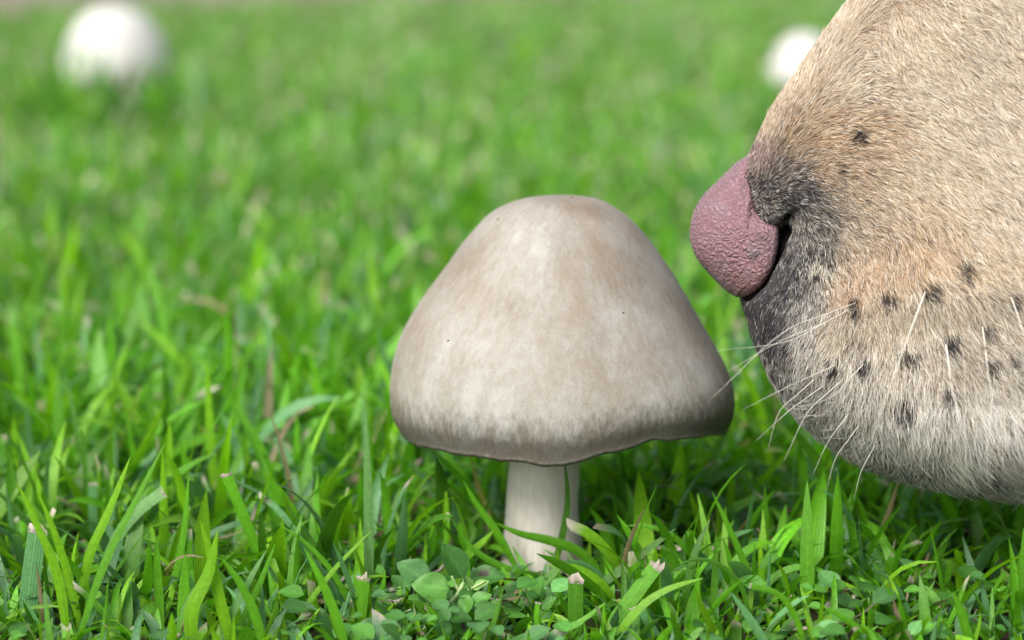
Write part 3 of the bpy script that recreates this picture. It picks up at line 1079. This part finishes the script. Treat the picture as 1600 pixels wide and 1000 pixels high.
def grass_arrays(base, az, lean, curv, L, W, S, blunt, col, tipc, twist, rows3=True):
    n = len(base)
    t = np.linspace(0, 1, S + 1)
    ang = lean[:, None] + curv[:, None] * t[None] ** 1.4
    d = np.stack([np.sin(ang) * np.cos(az)[:, None], np.sin(ang) * np.sin(az)[:, None], np.cos(ang)], -1)
    step = np.zeros((n, S + 1, 3))
    step[:, 1:] = (d[:, 1:] + d[:, :-1]) * 0.5 * (L / S)[:, None, None]
    mid = base[:, None] + np.cumsum(step, 1)
    h = np.stack([-np.sin(az), np.cos(az), np.zeros(n)], -1)[:, None]
    nrm = np.cross(d, np.broadcast_to(h, d.shape))
    tw = twist[:, None] * (0.3 + 0.7 * t[None])
    sd = np.cos(tw)[..., None] * h + np.sin(tw)[..., None] * nrm
    nn_ = np.cos(tw)[..., None] * nrm - np.sin(tw)[..., None] * h
    wp = (0.55 + 0.45 * np.minimum(1, t * 3.5))[None] * (1 - t[None] ** 3.2) ** 0.85
    wb = (0.6 + 0.4 * np.minimum(1, t * 3))[None] * np.ones((n, 1)) * (1 - 0.30 * t[None])
    w = W[:, None] * np.where(blunt[:, None], wb, wp) * 0.5
    w = np.maximum(w, 0.00008)
    if rows3:
        fold = 0.35
        vs = np.stack([mid - sd * w[..., None] - nn_ * (w * fold)[..., None] * -1, mid, mid + sd * w[..., None] + nn_ * (w * fold)[..., None]], 2)
        jag = rng.normal(0, .55, (n, 3)) * (W * blunt)[:, None]           # mown ends are ragged
        vs[:, -1] += d[:, -1, None, :] * jag[..., None]
        ac = np.tile(np.array((-1.0, 0.0, 1.0)), (n, S + 1, 1))
        nc = 3
    else:
        vs = np.stack([mid - sd * w[..., None], mid + sd * w[..., None]], 2)
        ac = np.tile(np.array((-1.0, 1.0)), (n, S + 1, 1))
        nc = 2
    base_dark = np.clip(0.72 + 0.9 * t, 0, 1.0)
    pale = np.array((1.5, 1.15, 1.8))
    cc = col[:, None] * (base_dark[None, :, None] + (1 - base_dark)[None, :, None] * pale)
    if blunt.any():
        m_ = (np.clip((t - 0.93) / 0.05, 0, 1)[None, :] * blunt[:, None])[..., None]
        cc = cc * (1 - m_) + tipc[:, None] * m_
    cc = np.repeat(cc[:, :, None], nc, 2)
    fidx = grid_faces(S + 1, nc)
    F_ = (fidx[None] + (np.arange(n) * (S + 1) * nc)[:, None, None]).reshape(-1, 4)
    return vs.reshape(-1, 3), F_, cc.reshape(-1, 3), ac.reshape(-1), mid


S_fit = spline(ST_fit, NR, tpar)
_bx = np.array([at(s[2], s[3], DY)[0] for s in S_fit])
_bz = np.array([at(s[2], s[3], DY)[2] for s in S_fit])
_o = np.argsort(_bx)
_bx, _bz = _bx[_o], _bz[_o]
_wx = np.array([at(s[0], s[1], DY)[0] for s in S_fit])
NOSE_X = at(1075, 400, DY)[0]


def hits(mid):
    """points of a blade inside the mushroom or the dog"""
    x, y, z = mid[..., 0], mid[..., 1], mid[..., 2]
    r = np.hypot(x - MX, (y - MU_Y) / 0.94)
    capm = (r < 0.0490) & (z > RIM_Z - 0.0015)
    stemm = np.hypot(x - (MX - 0.0055), y - MU_Y + .003) < 0.0135
    hw = np.interp(x, [at(1150, 400, DY)[0], at(1250, 400, DY)[0], at(1500, 400, DY)[0], .35, .6], [.018, .034, .052, .13, .15])
    hw = np.where(z < np.interp(x, _bx, _bz) + .015, hw * .8, hw)
    dogm = (x > NOSE_X) & (z > np.interp(x, _bx, _bz) - 0.001) & (np.abs(y - DY) < hw)
    return (capm | stemm | dogm)[:, 1:].any(1)


def max_height(x, y):
    """keep the low foreground open, as in the photo: a soft ceiling on blade length"""
    px = 800 + F * x / (y * CP + CAM_H * SP)
    lim = np.interp(y, [.40, .56, .60, .64, .68, .74, .85, 1.1], [.002, .008, .017, .026, .032, .038, .041, .041])
    lim = np.where((px > 575) & (px < 880) & (y < .665), np.minimum(lim, .010), lim)      # weeds
    lim = np.where((px > 760) & (px < 930) & (y < .70), np.minimum(lim, .011), lim)       # in front of the stem
    return lim


def scatter(y0, y1, dens, hx0, hx1):
    area = hx1 * (y1**2 - y0**2) + 2 * hx0 * (y1 - y0)
    n = int(dens * area * 1e4)
    y = np.sqrt(rng.random(n) * (y1**2 - y0**2) + y0**2)
    x = (rng.random(n) * 2 - 1) * (hx1 * y + hx0)
    return x, y


def lawn(x, y, S, rows3, wide, hscale, nshoot):
    # shoots: several blades fan out of one point
    k = rng.integers(1, nshoot + 1, len(x))
    x, y = np.repeat(x, k), np.repeat(y, k)
    sh_az = np.repeat(rng.random(len(k)) * 2 * np.pi, k)
    n = len(x)
    x = x + rng.normal(0, .0012, n)
    y = y + rng.normal(0, .0012, n)
    az = sh_az + rng.normal(0, 1.1, n)
    mh = max_height(x, y)
    tall = rng.random(n) < 0.13
    L = mh * hscale * np.where(tall, rng.uniform(1.0, 1.35, n), rng.uniform(.35, 1.0, n))
    L = np.maximum(L, 0.006)
    lean = np.abs(rng.normal(0.25, 0.50, n))
    curv = np.clip(rng.normal(0.8, 0.62, n), -0.2, 2.3)
    flat = rng.random(n) < 0.20
    lean = np.where(flat, rng.uniform(.9, 1.35, n), lean)
    curv = np.where(flat, rng.normal(.1, .3, n), curv)
    lean = np.where(tall, lean * .6, lean)
    W = wide * np.exp(rng.normal(0, .3, n)) * np.clip(L / .03, .55, 1.1)
    blunt = rng.random(n) < np.interp(y, [.6, .72, .95, 1.4], [.05, .10, .24, .34])
    L = np.where(blunt, L * .8, L)
    u = rng.random(n)
    pat = np.array([mnoise.noise(Vector((a * 7, b_ * 4, 2.0))) for a, b_ in zip(x, y)])
    col = np.where((u < .24 - .25 * pat)[:, None], LIME, np.where((u < .72)[:, None], FRESH, np.where((u < .90)[:, None], BLUE, DARK)))
    col = col * np.exp(rng.normal(0, .18, n))[:, None] * (1 + .25 * pat)[:, None]
    dry = rng.random(n) < np.interp(y, [.6, 1.0, 2.0], [.012, .03, .06])
    col[dry] = STRAW * rng.uniform(.5, 1.1, dry.sum())[:, None]
    W = np.where(dry, W * .5, W)
    tipc = CUT * rng.uniform(.8, 1.35, n)[:, None] + rng.normal(0, .02, (n, 3))
    fade = np.clip((y - 1.5) / 2, 0, 1) * (rng.random(n) < .45)  # pale sheen and flare of the distant lawn, put into the blade colour
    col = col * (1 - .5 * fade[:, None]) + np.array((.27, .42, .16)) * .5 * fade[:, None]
    tw = rng.normal(0, .7, n)
    basep = np.stack([x, y, np.full(n, -.001)], -1)
    for it in range(5):
        _, _, _, _, mid = grass_arrays(basep, az, lean, curv, L, W, 4, blunt, col, tipc, tw, False)
        h_ = hits(mid)
        if not h_.any():
            break
        L[h_] *= .62
    ok = ~h_ & (L > .004)
    return grass_arrays(basep[ok], az[ok], lean[ok], curv[ok], L[ok], W[ok], S, blunt[ok], col[ok], tipc[ok], tw[ok], rows3)[:4]


chunks = []
x, y = scatter(.44, .64, 2.3, .03, .27)
chunks.append(lawn(x, y, 6, True, .0031, 1.0, 3))
x, y = scatter(.64, 1.0, 2.4, .03, .27)
chunks.append(lawn(x, y, 7, True, .0031, 1.0, 3))
x, y = scatter(1.0, 1.5, 2.3, .03, .27)
chunks.append(lawn(x, y, 4, True, .0031, .95, 3))
x, y = scatter(1.5, 2.3, 1.6, .03, .27)
chunks.append(lawn(x, y, 3, False, .0036, .9, 3))
x, y = scatter(2.3, 4.4, .55, .03, .27)
o_ = y < LAWN_END + EDGE * x
x, y = x[o_], y[o_]
chunks.append(lawn(x, y, 3, False, .0048, .9, 3))
# a low matted layer under the taller blades
def mat_layer(x, y, h0, h1, wide):
    n = len(x)
    u = rng.random(n)
    col = np.where((u < .3)[:, None], LIME, np.where((u < .6)[:, None], FRESH, np.where((u < .8)[:, None], BLUE, DARK))) * np.exp(rng.normal(-.1, .25, n))[:, None]
    L = rng.uniform(h0, h1, n)
    base = np.stack([x, y, np.full(n, -.001)], -1)
    az, lean, curv, tw = rng.random(n) * 6.283, rng.uniform(.2, 1.2, n), rng.normal(.5, .5, n), rng.normal(0, .8, n)
    W = wide * np.exp(rng.normal(0, .3, n))
    blunt = rng.random(n) < .12
    tipc = np.tile(CUT * .8, (n, 1))
    mid = grass_arrays(base, az, lean, curv, L, W, 4, blunt, col, tipc, tw, False)[4]
    ok = ~hits(mid)
    return grass_arrays(base[ok], az[ok], lean[ok], curv[ok], L[ok], W[ok], 4, blunt[ok], col[ok], tipc[ok], tw[ok], True)[:4]


x, y = scatter(.46, .80, 4.0, .03, .24)
chunks.append(mat_layer(x, y, .006, .014, .0030))
x, y = scatter(.80, 1.5, 1.6, .03, .25)
chunks.append(mat_layer(x, y, .008, .020, .0030))
# a thicker tuft before the far white mushroom at the left
cx_ = at(181, 100, 1.85)[0]
n = 260
chunks.append(mat_layer(cx_ + rng.uniform(-.07, .07, n), rng.uniform(1.70, 1.88, n), 0.050, .085, .0042))
# the lawn goes on to both sides of the frame
for (ya, yb, dn_) in ((.35, 1.2, .45), (1.2, 4.2, .22)):
    x, y = scatter(ya, yb, dn_, .35, .5)
    o_ = (np.abs(x) > .27 * y + .03) & (y < LAWN_END + EDGE * x)
    chunks.append(lawn(x[o_], y[o_], 3, False, .0042, .95, 3))

vo_, fo_, co_, ao_, off_ = [], [], [], [], 0
for v, f, c_, a_ in chunks:
    vo_.append(v); fo_.append(f + off_); co_.append(c_); ao_.append(a_)
    off_ += len(v)
grass = mesh_obj('grass', np.concatenate(vo_), np.concatenate(fo_), M_GRASS, col=np.concatenate(co_), attrs={'across': np.concatenate(ao_)})
tag(grass, 'short bright green mown lawn grass covering the ground', 'grass', kind='stuff')
print('grass verts', off_)

# dry clippings and thatch lying between the blades
n = 1700
y = np.sqrt(rng.random(n) * (1.5**2 - .5**2) + .5**2)
x = (rng.random(n) * 2 - 1) * (.27 * y + .03)
z = rng.uniform(.0005, .010, n) * np.clip((y - .5) / .15, .2, 1)
okc = np.hypot(x - MX + .0055, y - MU_Y + .003) > .016
x, y, z = x[okc], y[okc], z[okc]
n = len(x)
colr = np.where((rng.random(n) < .3)[:, None], CUT * .65, STRAW * .5) * np.exp(rng.normal(0, .3, n))[:, None]
v, f, c_, a_, _ = grass_arrays(np.stack([x, y, z], -1), rng.random(n) * 6.28, rng.uniform(1.1, 1.75, n), rng.normal(0, .7, n), rng.uniform(.004, .02, n), rng.uniform(.0006, .0022, n), 3,
                               rng.random(n) < .5, colr, colr, rng.normal(0, 1, n), False)
tag(mesh_obj('dry_clippings', v, f, M_DRY, col=c_), 'pale dry grass clippings and thatch lying between the green blades', 'clippings', kind='stuff')

# ------------------------------------------------------------------ the blades one can tell apart
KIND = {'g': FRESH, 'l': LIME, 'b': BLUE * 1.15, 'd': DARK, 'p': np.array((0.15, 0.33, 0.10)), 'y': np.array((0.30, 0.27, 0.07))}


def blade(px_pts, w, kind, label=None, cut=False, Y=None, dY=0.0, tilt=0.35, torn=False):
    """one blade drawn from base to tip; its depth follows from where its foot stands on the ground"""
    by = px_pts[0][1]
    Yb = Y if Y else ground_y(by, 0.004)
    n = len(px_pts)
    pts = [at(p[0], p[1], Yb + dY * i / (n - 1)) for i, p in enumerate(px_pts)]
    if pts[0][2] > 0.003:
        t0 = pts[0] - pts[1]
        pts.insert(0, np.array((pts[0][0] + t0[0] * .3, pts[0][1], -.001)))
    S = 14
    mid = spline(pts, S + 1)
    t = np.linspace(0, 1, S + 1)
    T = np.gradient(mid, axis=0)
    T /= np.linalg.norm(T, axis=1)[:, None]
    view = mid - np.array((0, 0, CAM_H))
    view /= np.linalg.norm(view, axis=1)[:, None]
    sd = np.cross(T, view)
    sd /= np.linalg.norm(sd, axis=1)[:, None]
    nn_ = np.cross(sd, T)
    ct, st = math.cos(tilt), math.sin(tilt)
    sd, nn_ = sd * ct + nn_ * st, nn_ * ct - sd * st
    wm = w * Yb / F / max(.5, ct) * .5
    if cut:
        wp = (0.7 + .3 * np.minimum(1, t * 3)) * (1 - .05 * t)
    else:
        wp = (0.6 + .4 * np.minimum(1, t * 3)) * (1 - t ** 3.0) ** .8
    wv = np.maximum(wm * wp, 0.00006)[:, None]
    vs = np.stack([mid - sd * wv + nn_ * wv * .3, mid, mid + sd * wv + nn_ * wv * .3], 1).reshape(-1, 3)
    col = np.repeat((KIND[kind] * random.uniform(.9, 1.12) * (0.85 + 0.2 * t[:, None])), 3, 0)
    ac = np.tile(np.array((-1., 0., 1.)), S + 1)
    if label is None:
        loose.append((vs, grid_faces(S + 1, 3), col, ac))
        if cut:
            loose_tip.append(tip_piece(mid, sd, nn_, T, wv, torn))
        return None
    root_p = mid[0].copy()
    o = mesh_obj('grass_blade', vs - root_p, grid_faces(S + 1, 3), M_GRASS, col=col, attrs={'across': ac})
    o.location = root_p
    tag(o, label, 'grass blade', 'grass blades standing out of the lawn')
    if cut:
        tv, tf, tcol = tip_piece(mid, sd, nn_, T, wv, torn)
        mesh_obj('cut_tip', tv - root_p, tf, M_DRY, o, col=tcol)
    return o


def tip_piece(mid, sd, nn_, T, wv, torn):
    """dry frayed end of a mown blade: a short ragged crown of shreds"""
    e, s_, n_, t_, w = mid[-1], sd[-1], nn_[-1], T[-1], float(wv[-1][0])
    k = 7
    xs = np.linspace(-1, 1, k)
    ln = np.array([random.uniform(.2, 1.0) ** 2 for _ in range(k)]) * w * (1.3 if torn else .45)
    lo = [e + s_ * w * x * 1.03 + n_ * w * (.3 * abs(x)) - t_ * w * .35 - n_ * .00006 for x in xs]
    hi = [e + s_ * w * x * 1.08 + n_ * w * (.3 * abs(x) + random.uniform(-.35, .35)) + t_ * l for x, l in zip(xs, ln)]
    v = np.array(lo + hi)
    f = np.array([(i, i + 1, k + i + 1, k + i) for i in range(k - 1)])
    c_ = np.array([CUT * random.uniform(.45, 1.0) * (.6 if i_ < k else 1) for i_ in range(2 * k)])
    return v, f, c_


loose, loose_tip = [], []
B_ = blade
B_([(103, 985), (87, 892), (54, 814), (30, 761)], 17, 'l', 'slim bright blade at the bottom left, the left one of a tall crossing pair')
B_([(121, 965), (102, 886), (80, 820), (57, 764)], 15, 'l', 'slim bright blade at the bottom left, the right one of a tall crossing pair')
B_([(126, 935), (141, 862), (168, 802), (204, 713)], 16, 'l', 'broad lime green blade curving up to the right beside the tall crossing pair')
B_([(126, 985), (162, 880), (204, 796), (258, 692)], 13, 'g', 'long narrow blade leaning far right with a pale dew dot near its tip', tilt=.6)
B_([(158, 900), (195, 820), (228, 787), (255, 768)], 19, 'p', 'pale silvery green mown blade pointing right with a pinkish cut end', cut=True)
B_([(42, 965), (48, 895), (57, 829)], 32, 'b', 'wide blue-green mown blade at the far left with a torn pink tip', cut=True, torn=True)
B_([(270, 920), (285, 844), (295, 742)], 12, 'g', 'straight thin upright blade with a rounded tip left of the thick blunt one')
B_([(146, 830), (144, 800), (145, 757)], 15, 'b', cut=True)
B_([(412, 890), (379, 805), (353, 742)], 18, 'g', 'thick blunt mown blade leaning left with a whitish curled cut end', cut=True)
B_([(338, 800), (328, 680), (323, 560)], 16, 'l', 'tallest straight yellow-green blade rising alone from the left lawn', Y=.745)
B_([(549, 950), (508, 880), (472, 844), (433, 818)], 10, 'g', 'thin arched blade bending left above the round weed leaves')
B_([(537, 1004), (508, 922), (475, 855)], 17, 'g', 'spear shaped green blade leaning left at the bottom beside the weed leaves')
B_([(472, 960), (520, 892), (580, 829)], 9, 'l', 'narrow blade slanting right behind the spear shaped one')
B_([(409, 1002), (394, 952), (370, 904), (343, 868)], 17, 'g')
B_([(358, 1000), (343, 940), (334, 892), (313, 814)], 20, 'l', 'broad lime blade standing upright in the bottom left clump')
B_([(298, 1004), (298, 955), (325, 895), (340, 829)], 25, 'l', 'widest lime green blade bending right in the bottom left clump')
B_([(346, 996), (382, 919), (416, 860)], 14, 'p', 'green blade with a white lit edge leaning right out of the bottom left clump')
B_([(372, 985), (400, 925), (430, 850)], 12, 'g')
B_([(525, 850), (502, 835), (460, 805), (415, 743)], 12, 'g')
B_([(577, 915), (575, 800), (571, 640)], 17, 'p', 'tall pale upright blade left of the mushroom stem, reaching up beside the cap')
B_([(560, 972), (564, 935), (567, 904)], 22, 'g', 'short stubby mown blade with a pink frayed top next to the weed leaves', cut=True, torn=True)
B_([(808, 890), (774, 830), (740, 781), (724, 751)], 14, 'g', 'green blade leaning left against the foot of the mushroom stem', Y=.672)
B_([(905, 912), (875, 905), (819, 897), (770, 879), (732, 852), (704, 807)], 13, 'g', 'long low blade sweeping left in front of the stem foot', Y=.664)
B_([(938, 902), (931, 888), (905, 864), (856, 845), (811, 834), (774, 817)], 17, 'g', 'arched blade crossing in front of the mushroom stem', Y=.664, tilt=.5)
B_([(868, 880), (876, 845), (886, 792), (882, 715)], 12, 'd', 'dark blade climbing straight up the right side of the mushroom stem', Y=.6735)
B_([(698, 860), (697, 810), (697, 762)], 13, 'l', 'short bright upright blade behind the topmost weed leaf')
B_([(681, 860), (672, 820), (665, 792)], 8, 'g')
B_([(775, 840), (762, 800), (747, 759), (734, 706)], 8, 'y', 'withered tan stalk hanging under the left rim of the cap', Y=.70)
B_([(964, 995), (990, 959), (1018, 934), (1046, 919), (1099, 903)], 14, 'l', 'bright blade pointing right, upper one of the crossing pair below the cap')
B_([(1140, 990), (1127, 978), (1084, 961), (1027, 940), (990, 927), (957, 921)], 14, 'b', 'blue-green blade lying left, lower one of the crossing pair below the cap', Y=.634)
B_([(1030, 1016), (1009, 976), (994, 950)], 24, 'b', 'square-cut blue-green blade with a white edge and yellow streak at the bottom', cut=True, Y=.612)
B_([(898, 972), (898, 940), (898, 908)], 26, 'd', 'wide dark stub torn off in white shreds below the mushroom stem', cut=True, torn=True)
B_([(862, 992), (902, 974), (945, 942)], 12, 'g')
B_([(956, 978), (990, 929), (1024, 884)], 25, 'g', 'wide leaning blade with a dry curled tip right of the torn stub', cut=True, torn=True)
B_([(937, 918), (981, 882), (1020, 852), (1056, 826)], 16, 'd')
B_([(1255, 1004), (1239, 958), (1218, 930), (1172, 916)], 10, 'g', 'slim arched blade with a dry end bending left at the bottom right', cut=True)
B_([(1190, 925), (1225, 891), (1267, 886), (1316, 911)], 12, 'g', 'arched blade bowing over to the right below the dog chin')
B_([(1197, 1010), (1183, 986), (1155, 944), (1142, 925)], 16, 'b', 'pointed blade leaning left at the bottom under the slim arched one')
B_([(1356, 1004), (1351, 993), (1316, 965), (1284, 946)], 12, 'g')
B_([(1514, 1004), (1506, 975), (1489, 923)], 17, 'g', 'bright pointed blade standing alone at the bottom right corner')
B_([(1522, 1004), (1530, 975), (1532, 955)], 8, 'l')
B_([(1170, 965), (1155, 912), (1120, 881), (1085, 874), (1050, 891)], 9, 'd')
B_([(1069, 835), (1092, 867), (1132, 912)][::-1], 18, 'b')
B_([(1214, 850), (1250, 830), (1340, 828)], 12, 'g')
B_([(1176, 915), (1148, 846), (1113, 769)], 12, 'g')
B_([(1190, 910), (1188, 870), (1187, 832)], 10, 'l')
B_([(1350, 1004), (1349, 975), (1349, 948)], 8, 'l')
B_([(170, 720), (160, 692), (120, 560), (97, 432), (108, 376)], 13, 'l', 'tall blurred yellow-green blade with a pale bent tip at the far left', Y=.92)
B_([(400, 720), (396, 684), (376, 612), (364, 560)], 10, 'p')
B_([(545, 730), (536, 700), (508, 636), (472, 574)], 12, 'l')
B_([(212, 740), (216, 680), (248, 644), (292, 628)], 8, 'g')
B_([(1116, 1004), (1122, 985), (1130, 965)], 7, 'l')
B_([(760, 1004), (775, 960), (786, 920)], 10, 'd', Y=.60)
B_([(845, 1000), (838, 965), (840, 942)], 9, 'g', cut=True, Y=.607)
B_([(640, 990), (636, 930), (639, 872)], 8, 'l', Y=.645)
B_([(666, 960), (664, 900), (665, 838)], 9, 'l', Y=.662)
B_([(735, 950), (732, 900), (731, 848)], 7, 'g', Y=.655)
B_([(585, 960), (597, 920), (602, 890)], 10, 'g', Y=.64)

vo_, fo_, co_, ao_, off_ = [], [], [], [], 0
for v, f, c_, a_ in loose:
    vo_.append(v); fo_.append(f + off_); co_.append(c_); ao_.append(a_)
    off_ += len(v)
tag(mesh_obj('grass', np.concatenate(vo_), np.concatenate(fo_), M_GRASS, col=np.concatenate(co_), attrs={'across': np.concatenate(ao_)}),
    'slightly longer loose grass blades scattered through the near lawn', 'grass', kind='stuff')
vo_, fo_, co_, off_ = [], [], [], 0
for v, f, c_ in loose_tip:
    vo_.append(v); fo_.append(f + off_); co_.append(c_)
    off_ += len(v)
tag(mesh_obj('cut_grass_ends', np.concatenate(vo_), np.concatenate(fo_), M_DRY, col=np.concatenate(co_)), 'pinkish dry cut ends on mown blades in the near lawn', 'grass ends', kind='stuff')


# ------------------------------------------------------------------ small broad-leaved weeds
def leaf(parent, root_p, cx, cy, length, width, ang, Y, colr, cup=0.18, spot=False):
    """oval leaf; ang = direction of its tip in the photo (degrees, 0 right, 90 down); foreshortened width gives its tilt"""
    c0 = at(cx, cy, Y)
    k = Y / F
    L, Wt = length * k, length * k * 0.86
    ca, sa = math.cos(R(ang)), math.sin(R(ang))
    up = np.array((0, SP, CP)); rt = np.array((1., 0, 0)); tow = np.array((0, -CP, SP))
    ax = ca * rt - sa * up
    sdv = sa * rt + ca * up
    if sdv[2] < 0:
        sdv = -sdv
    tl = math.acos(min(1.0, width / (length * 0.86)))
    sdv = sdv * math.cos(tl) - tow * math.sin(tl)       # the upper edge leans away, so that the leaf faces up
    nr = np.cross(ax, sdv)
    if nr[2] < 0:
        nr = -nr
    nu, nv_ = 11, 9
    vs, cs = [], []
    for i in range(nu):
        u = i / (nu - 1)
        wd = (math.sin(math.pi * u ** 0.80)) ** 0.72 * (1 - .18 * u) if 0 < u < 1 else 0.02
        for j in range(nv_):
            s_ = j / (nv_ - 1) * 2 - 1
            z = cup * L * (abs(s_) ** 1.3) * wd * .55 - cup * L * .5 * (u - .5) ** 2 + .02 * L * math.sin(u * 9 + s_ * 3)
            vs.append(c0 + ax * L * (u - .5) + sdv * Wt * .5 * s_ * wd + nr * z)
            vein = 1.22 if j == nv_ // 2 else (0.93 + .12 * random.random())
            cc_ = np.array(colr) * vein
            if spot and abs(u - .4) < .12 and .2 < s_ < .6:
                cc_ = np.array((.04, .03, .02))
            cs.append(cc_)
    mesh_obj('leaf', np.array(vs) - root_p, grid_faces(nu, nv_), M_LEAF, parent, col=np.array(cs))


LB, LG, LD = (0.070, 0.195, 0.052), (0.075, 0.225, 0.030), (0.040, 0.135, 0.020)


def weed(label, root_px, Y, stems, leaves):
    rp = at(root_px[0], root_px[1], Y)
    rp[2] = 0
    o = empty('weed', rp)
    tag(o, label, 'weed', 'small broad-leaved weeds in the grass')
    for pts_, w in stems:
        pp = spline([at(p[0], p[1], Y + (p[2] if len(p) > 2 else 0)) for p in pts_], 14)
        v, f = tube(pp, np.linspace(w, w * .7, 14) * Y / F / 2, 8)
        mesh_obj('stem', v - rp, f, M_WSTEM, o)
    for q in leaves:
        leaf(o, rp, *q)
    return o


Y1 = 0.622
weed('chickweed sprig with pale hairy stem and large oval leaves in front of the mushroom', (690, 985), Y1,
     [([(640, 1015), (676, 970), (699, 947), (716, 927), (725, 910)], 10), ([(676, 968), (670, 955), (668, 938)], 6), ([(718, 927), (706, 900)], 5), ([(716, 930), (745, 915), (758, 908)], 5)],
     [(645, 894, 60, 46, 212, Y1 + .006, LB), (672, 917, 62, 47, 187, Y1 - .004, LG), (708, 876, 64, 44, 240, Y1 + .004, LD), (762, 902, 60, 32, -6, Y1 + .008, LD, .18, True),
      (728, 946, 36, 27, 105, Y1 - .004, LG), (752, 936, 38, 22, -25, Y1 - .004, LG), (752, 914, 30, 13, -28, Y1, (.17, .33, .08)), (733, 912, 28, 12, 250, Y1, (.17, .33, .08)),
      (692, 985, 44, 28, 80, Y1 - .010, LB), (720, 984, 46, 28, 75, Y1 - .008, LG, .18, True), (610, 944, 42, 32, 200, Y1 + .012, LD)])
Y2 = 0.634
weed('low weed with darker oval leaves just right of the large-leaved sprig', (830, 985), Y2,
     [([(830, 1010), (832, 960), (826, 930)], 6), ([(832, 965), (850, 950), (852, 925)], 5)],
     [(798, 944, 50, 31, 178, Y2 - .004, LD), (806, 923, 42, 32, 200, Y2 + .006, LD), (843, 921, 46, 25, -80, Y2, LG), (858, 942, 30, 19, -40, Y2 - .003, LG), (856, 964, 26, 21, 15, Y2 - .004, LG)])
Y3 = 0.612
weed('weed with two blue-green round leaves at the bottom left of the sprig', (600, 1005), Y3,
     [([(620, 1020), (606, 1000), (590, 985)], 6), ([(630, 1015), (628, 990), (622, 975)], 5)],
     [(576, 983, 48, 36, 185, Y3, LB), (592, 996, 34, 22, 150, Y3 - .004, LB), (618, 974, 30, 20, 235, Y3 + .004, LG), (637, 982, 22, 10, -60, Y3, LG)])
Y4 = 0.632
weed('small weed with round bluish leaves in the grass left of the stubby mown blade', (492, 990), Y4,
     [([(492, 1005), (494, 980), (500, 965)], 4), ([(492, 1000), (475, 990), (470, 985)], 4)],
     [(499, 964, 38, 29, 10, Y4, LB), (470, 984, 30, 18, 200, Y4, LG), (537, 938, 30, 24, -70, Y4 + .02, LG), (452, 932, 34, 17, 15, Y4 + .02, LB), (400, 930, 34, 30, -60, Y4 + .03, LB)])
Y5 = 0.672
weed('weed with dull round leaves in the shade under the dog chin', (1366, 935), Y5,
     [([(1368, 945), (1366, 915), (1363, 885)], 4), ([(1368, 935), (1380, 915), (1384, 903)], 4)],
     [(1363, 873, 42, 40, -70, Y5, LB), (1381, 902, 36, 24, 5, Y5 - .004, LG), (1326, 880, 46, 34, 190, Y5 + .006, LB), (1387, 928, 50, 26, 10, Y5 - .008, LD), (1450, 934, 60, 28, 30, Y5 - .012, LD)])
weed('weed leaf pair half cut by the bottom edge under the tall crossing blades', (132, 1000), .613,
     [([(132, 1015), (132, 1003), (132, 995)], 4)],
     [(132, 990, 34, 30, -85, .613, LB), (98, 996, 36, 26, 190, .612, LB)])

# dry broken bits that read singly
def dry_bit(label, pts_, w, Y, cat='dry stalk', name='dry_stalk'):
    pp = spline([at(p[0], p[1], Y) for p in pts_], 12)
    rad_ = np.array([w * (0.8 + 0.4 * random.random()) for _ in range(12)]) * Y / F / 2
    v, f = tube(pp, rad_, 7)
    rp = pp[0]
    o = mesh_obj(name, v - rp, f, M_DRY, col=np.array([CUT * random.uniform(.55, .95) for _ in v]))
    o.location = rp
    tag(o, label, cat, 'dry bits among the grass')


dry_bit('rough pale dry stalk lying across the bottom below the weeds', [(752, 1000), (768, 990), (785, 992), (805, 1004)], 10, .612)
dry_bit('thin forked dry stem leaning in front of the mushroom foot', [(892, 903), (874, 885), (858, 872), (846, 860)], 3.5, .655)
dry_bit('pale bent straw standing below the dog chin', [(1318, 990), (1326, 965), (1334, 942), (1334, 930)], 6, .632)
dry_bit('crumpled dry straw at the bottom right corner', [(1486, 992), (1510, 990), (1528, 978), (1540, 982)], 9, .618)


# many more small leaves of the same weeds matted between the blades
gv, gf, gc, off_ = [], [], [], 0
lr = np.random.default_rng(21)
for k in range(210):
    if k < 90:
        qx, qy = lr.normal(680, 110), lr.uniform(900, 1010)
    elif k < 150:
        qx, qy = lr.normal(1340, 90), lr.uniform(850, 990)
    else:
        qx, qy = lr.uniform(0, 1600), lr.uniform(860, 1010)
    hz = lr.uniform(.002, .012)
    Yk = ground_y(qy, hz) + lr.normal(0, .004)
    c0 = at(qx, qy, Yk)
    if hits(np.array([[c0, c0]])).any() or c0[2] < .001:
        continue
    L = lr.uniform(.003, .0075)
    az, el = lr.uniform(0, 2 * np.pi), lr.normal(.25, .3)
    ax = np.array((math.cos(az) * math.cos(el), math.sin(az) * math.cos(el), math.sin(el)))
    sd = np.cross(ax, (0.0, -.45, 1.0)); sd /= np.linalg.norm(sd)
    nr = np.cross(sd, ax)
    nu, nw = 7, 5
    cb = np.array((LB, LG, LD)[lr.integers(0, 3)]) * math.exp(lr.normal(0, .2))
    for i in range(nu):
        u = i / (nu - 1)
        wd = (math.sin(math.pi * u ** .8)) ** .72 if 0 < u < 1 else .03
        for j in range(nw):
            q = j / (nw - 1) * 2 - 1
            gv.append(c0 + ax * L * (u - .5) + sd * L * .40 * q * wd + nr * L * (.10 * abs(q) * wd - .12 * (u - .5) ** 2))
            gc.append(cb * (1.2 if j == nw // 2 else 1.0))
    gf.append(grid_faces(nu, nw) + off_)
    off_ += nu * nw
tag(mesh_obj('ground_cover', np.array(gv), np.concatenate(gf), M_LEAF, col=np.array(gc)), 'small round weed leaves matted low between the grass blades', 'ground cover', kind='stuff')
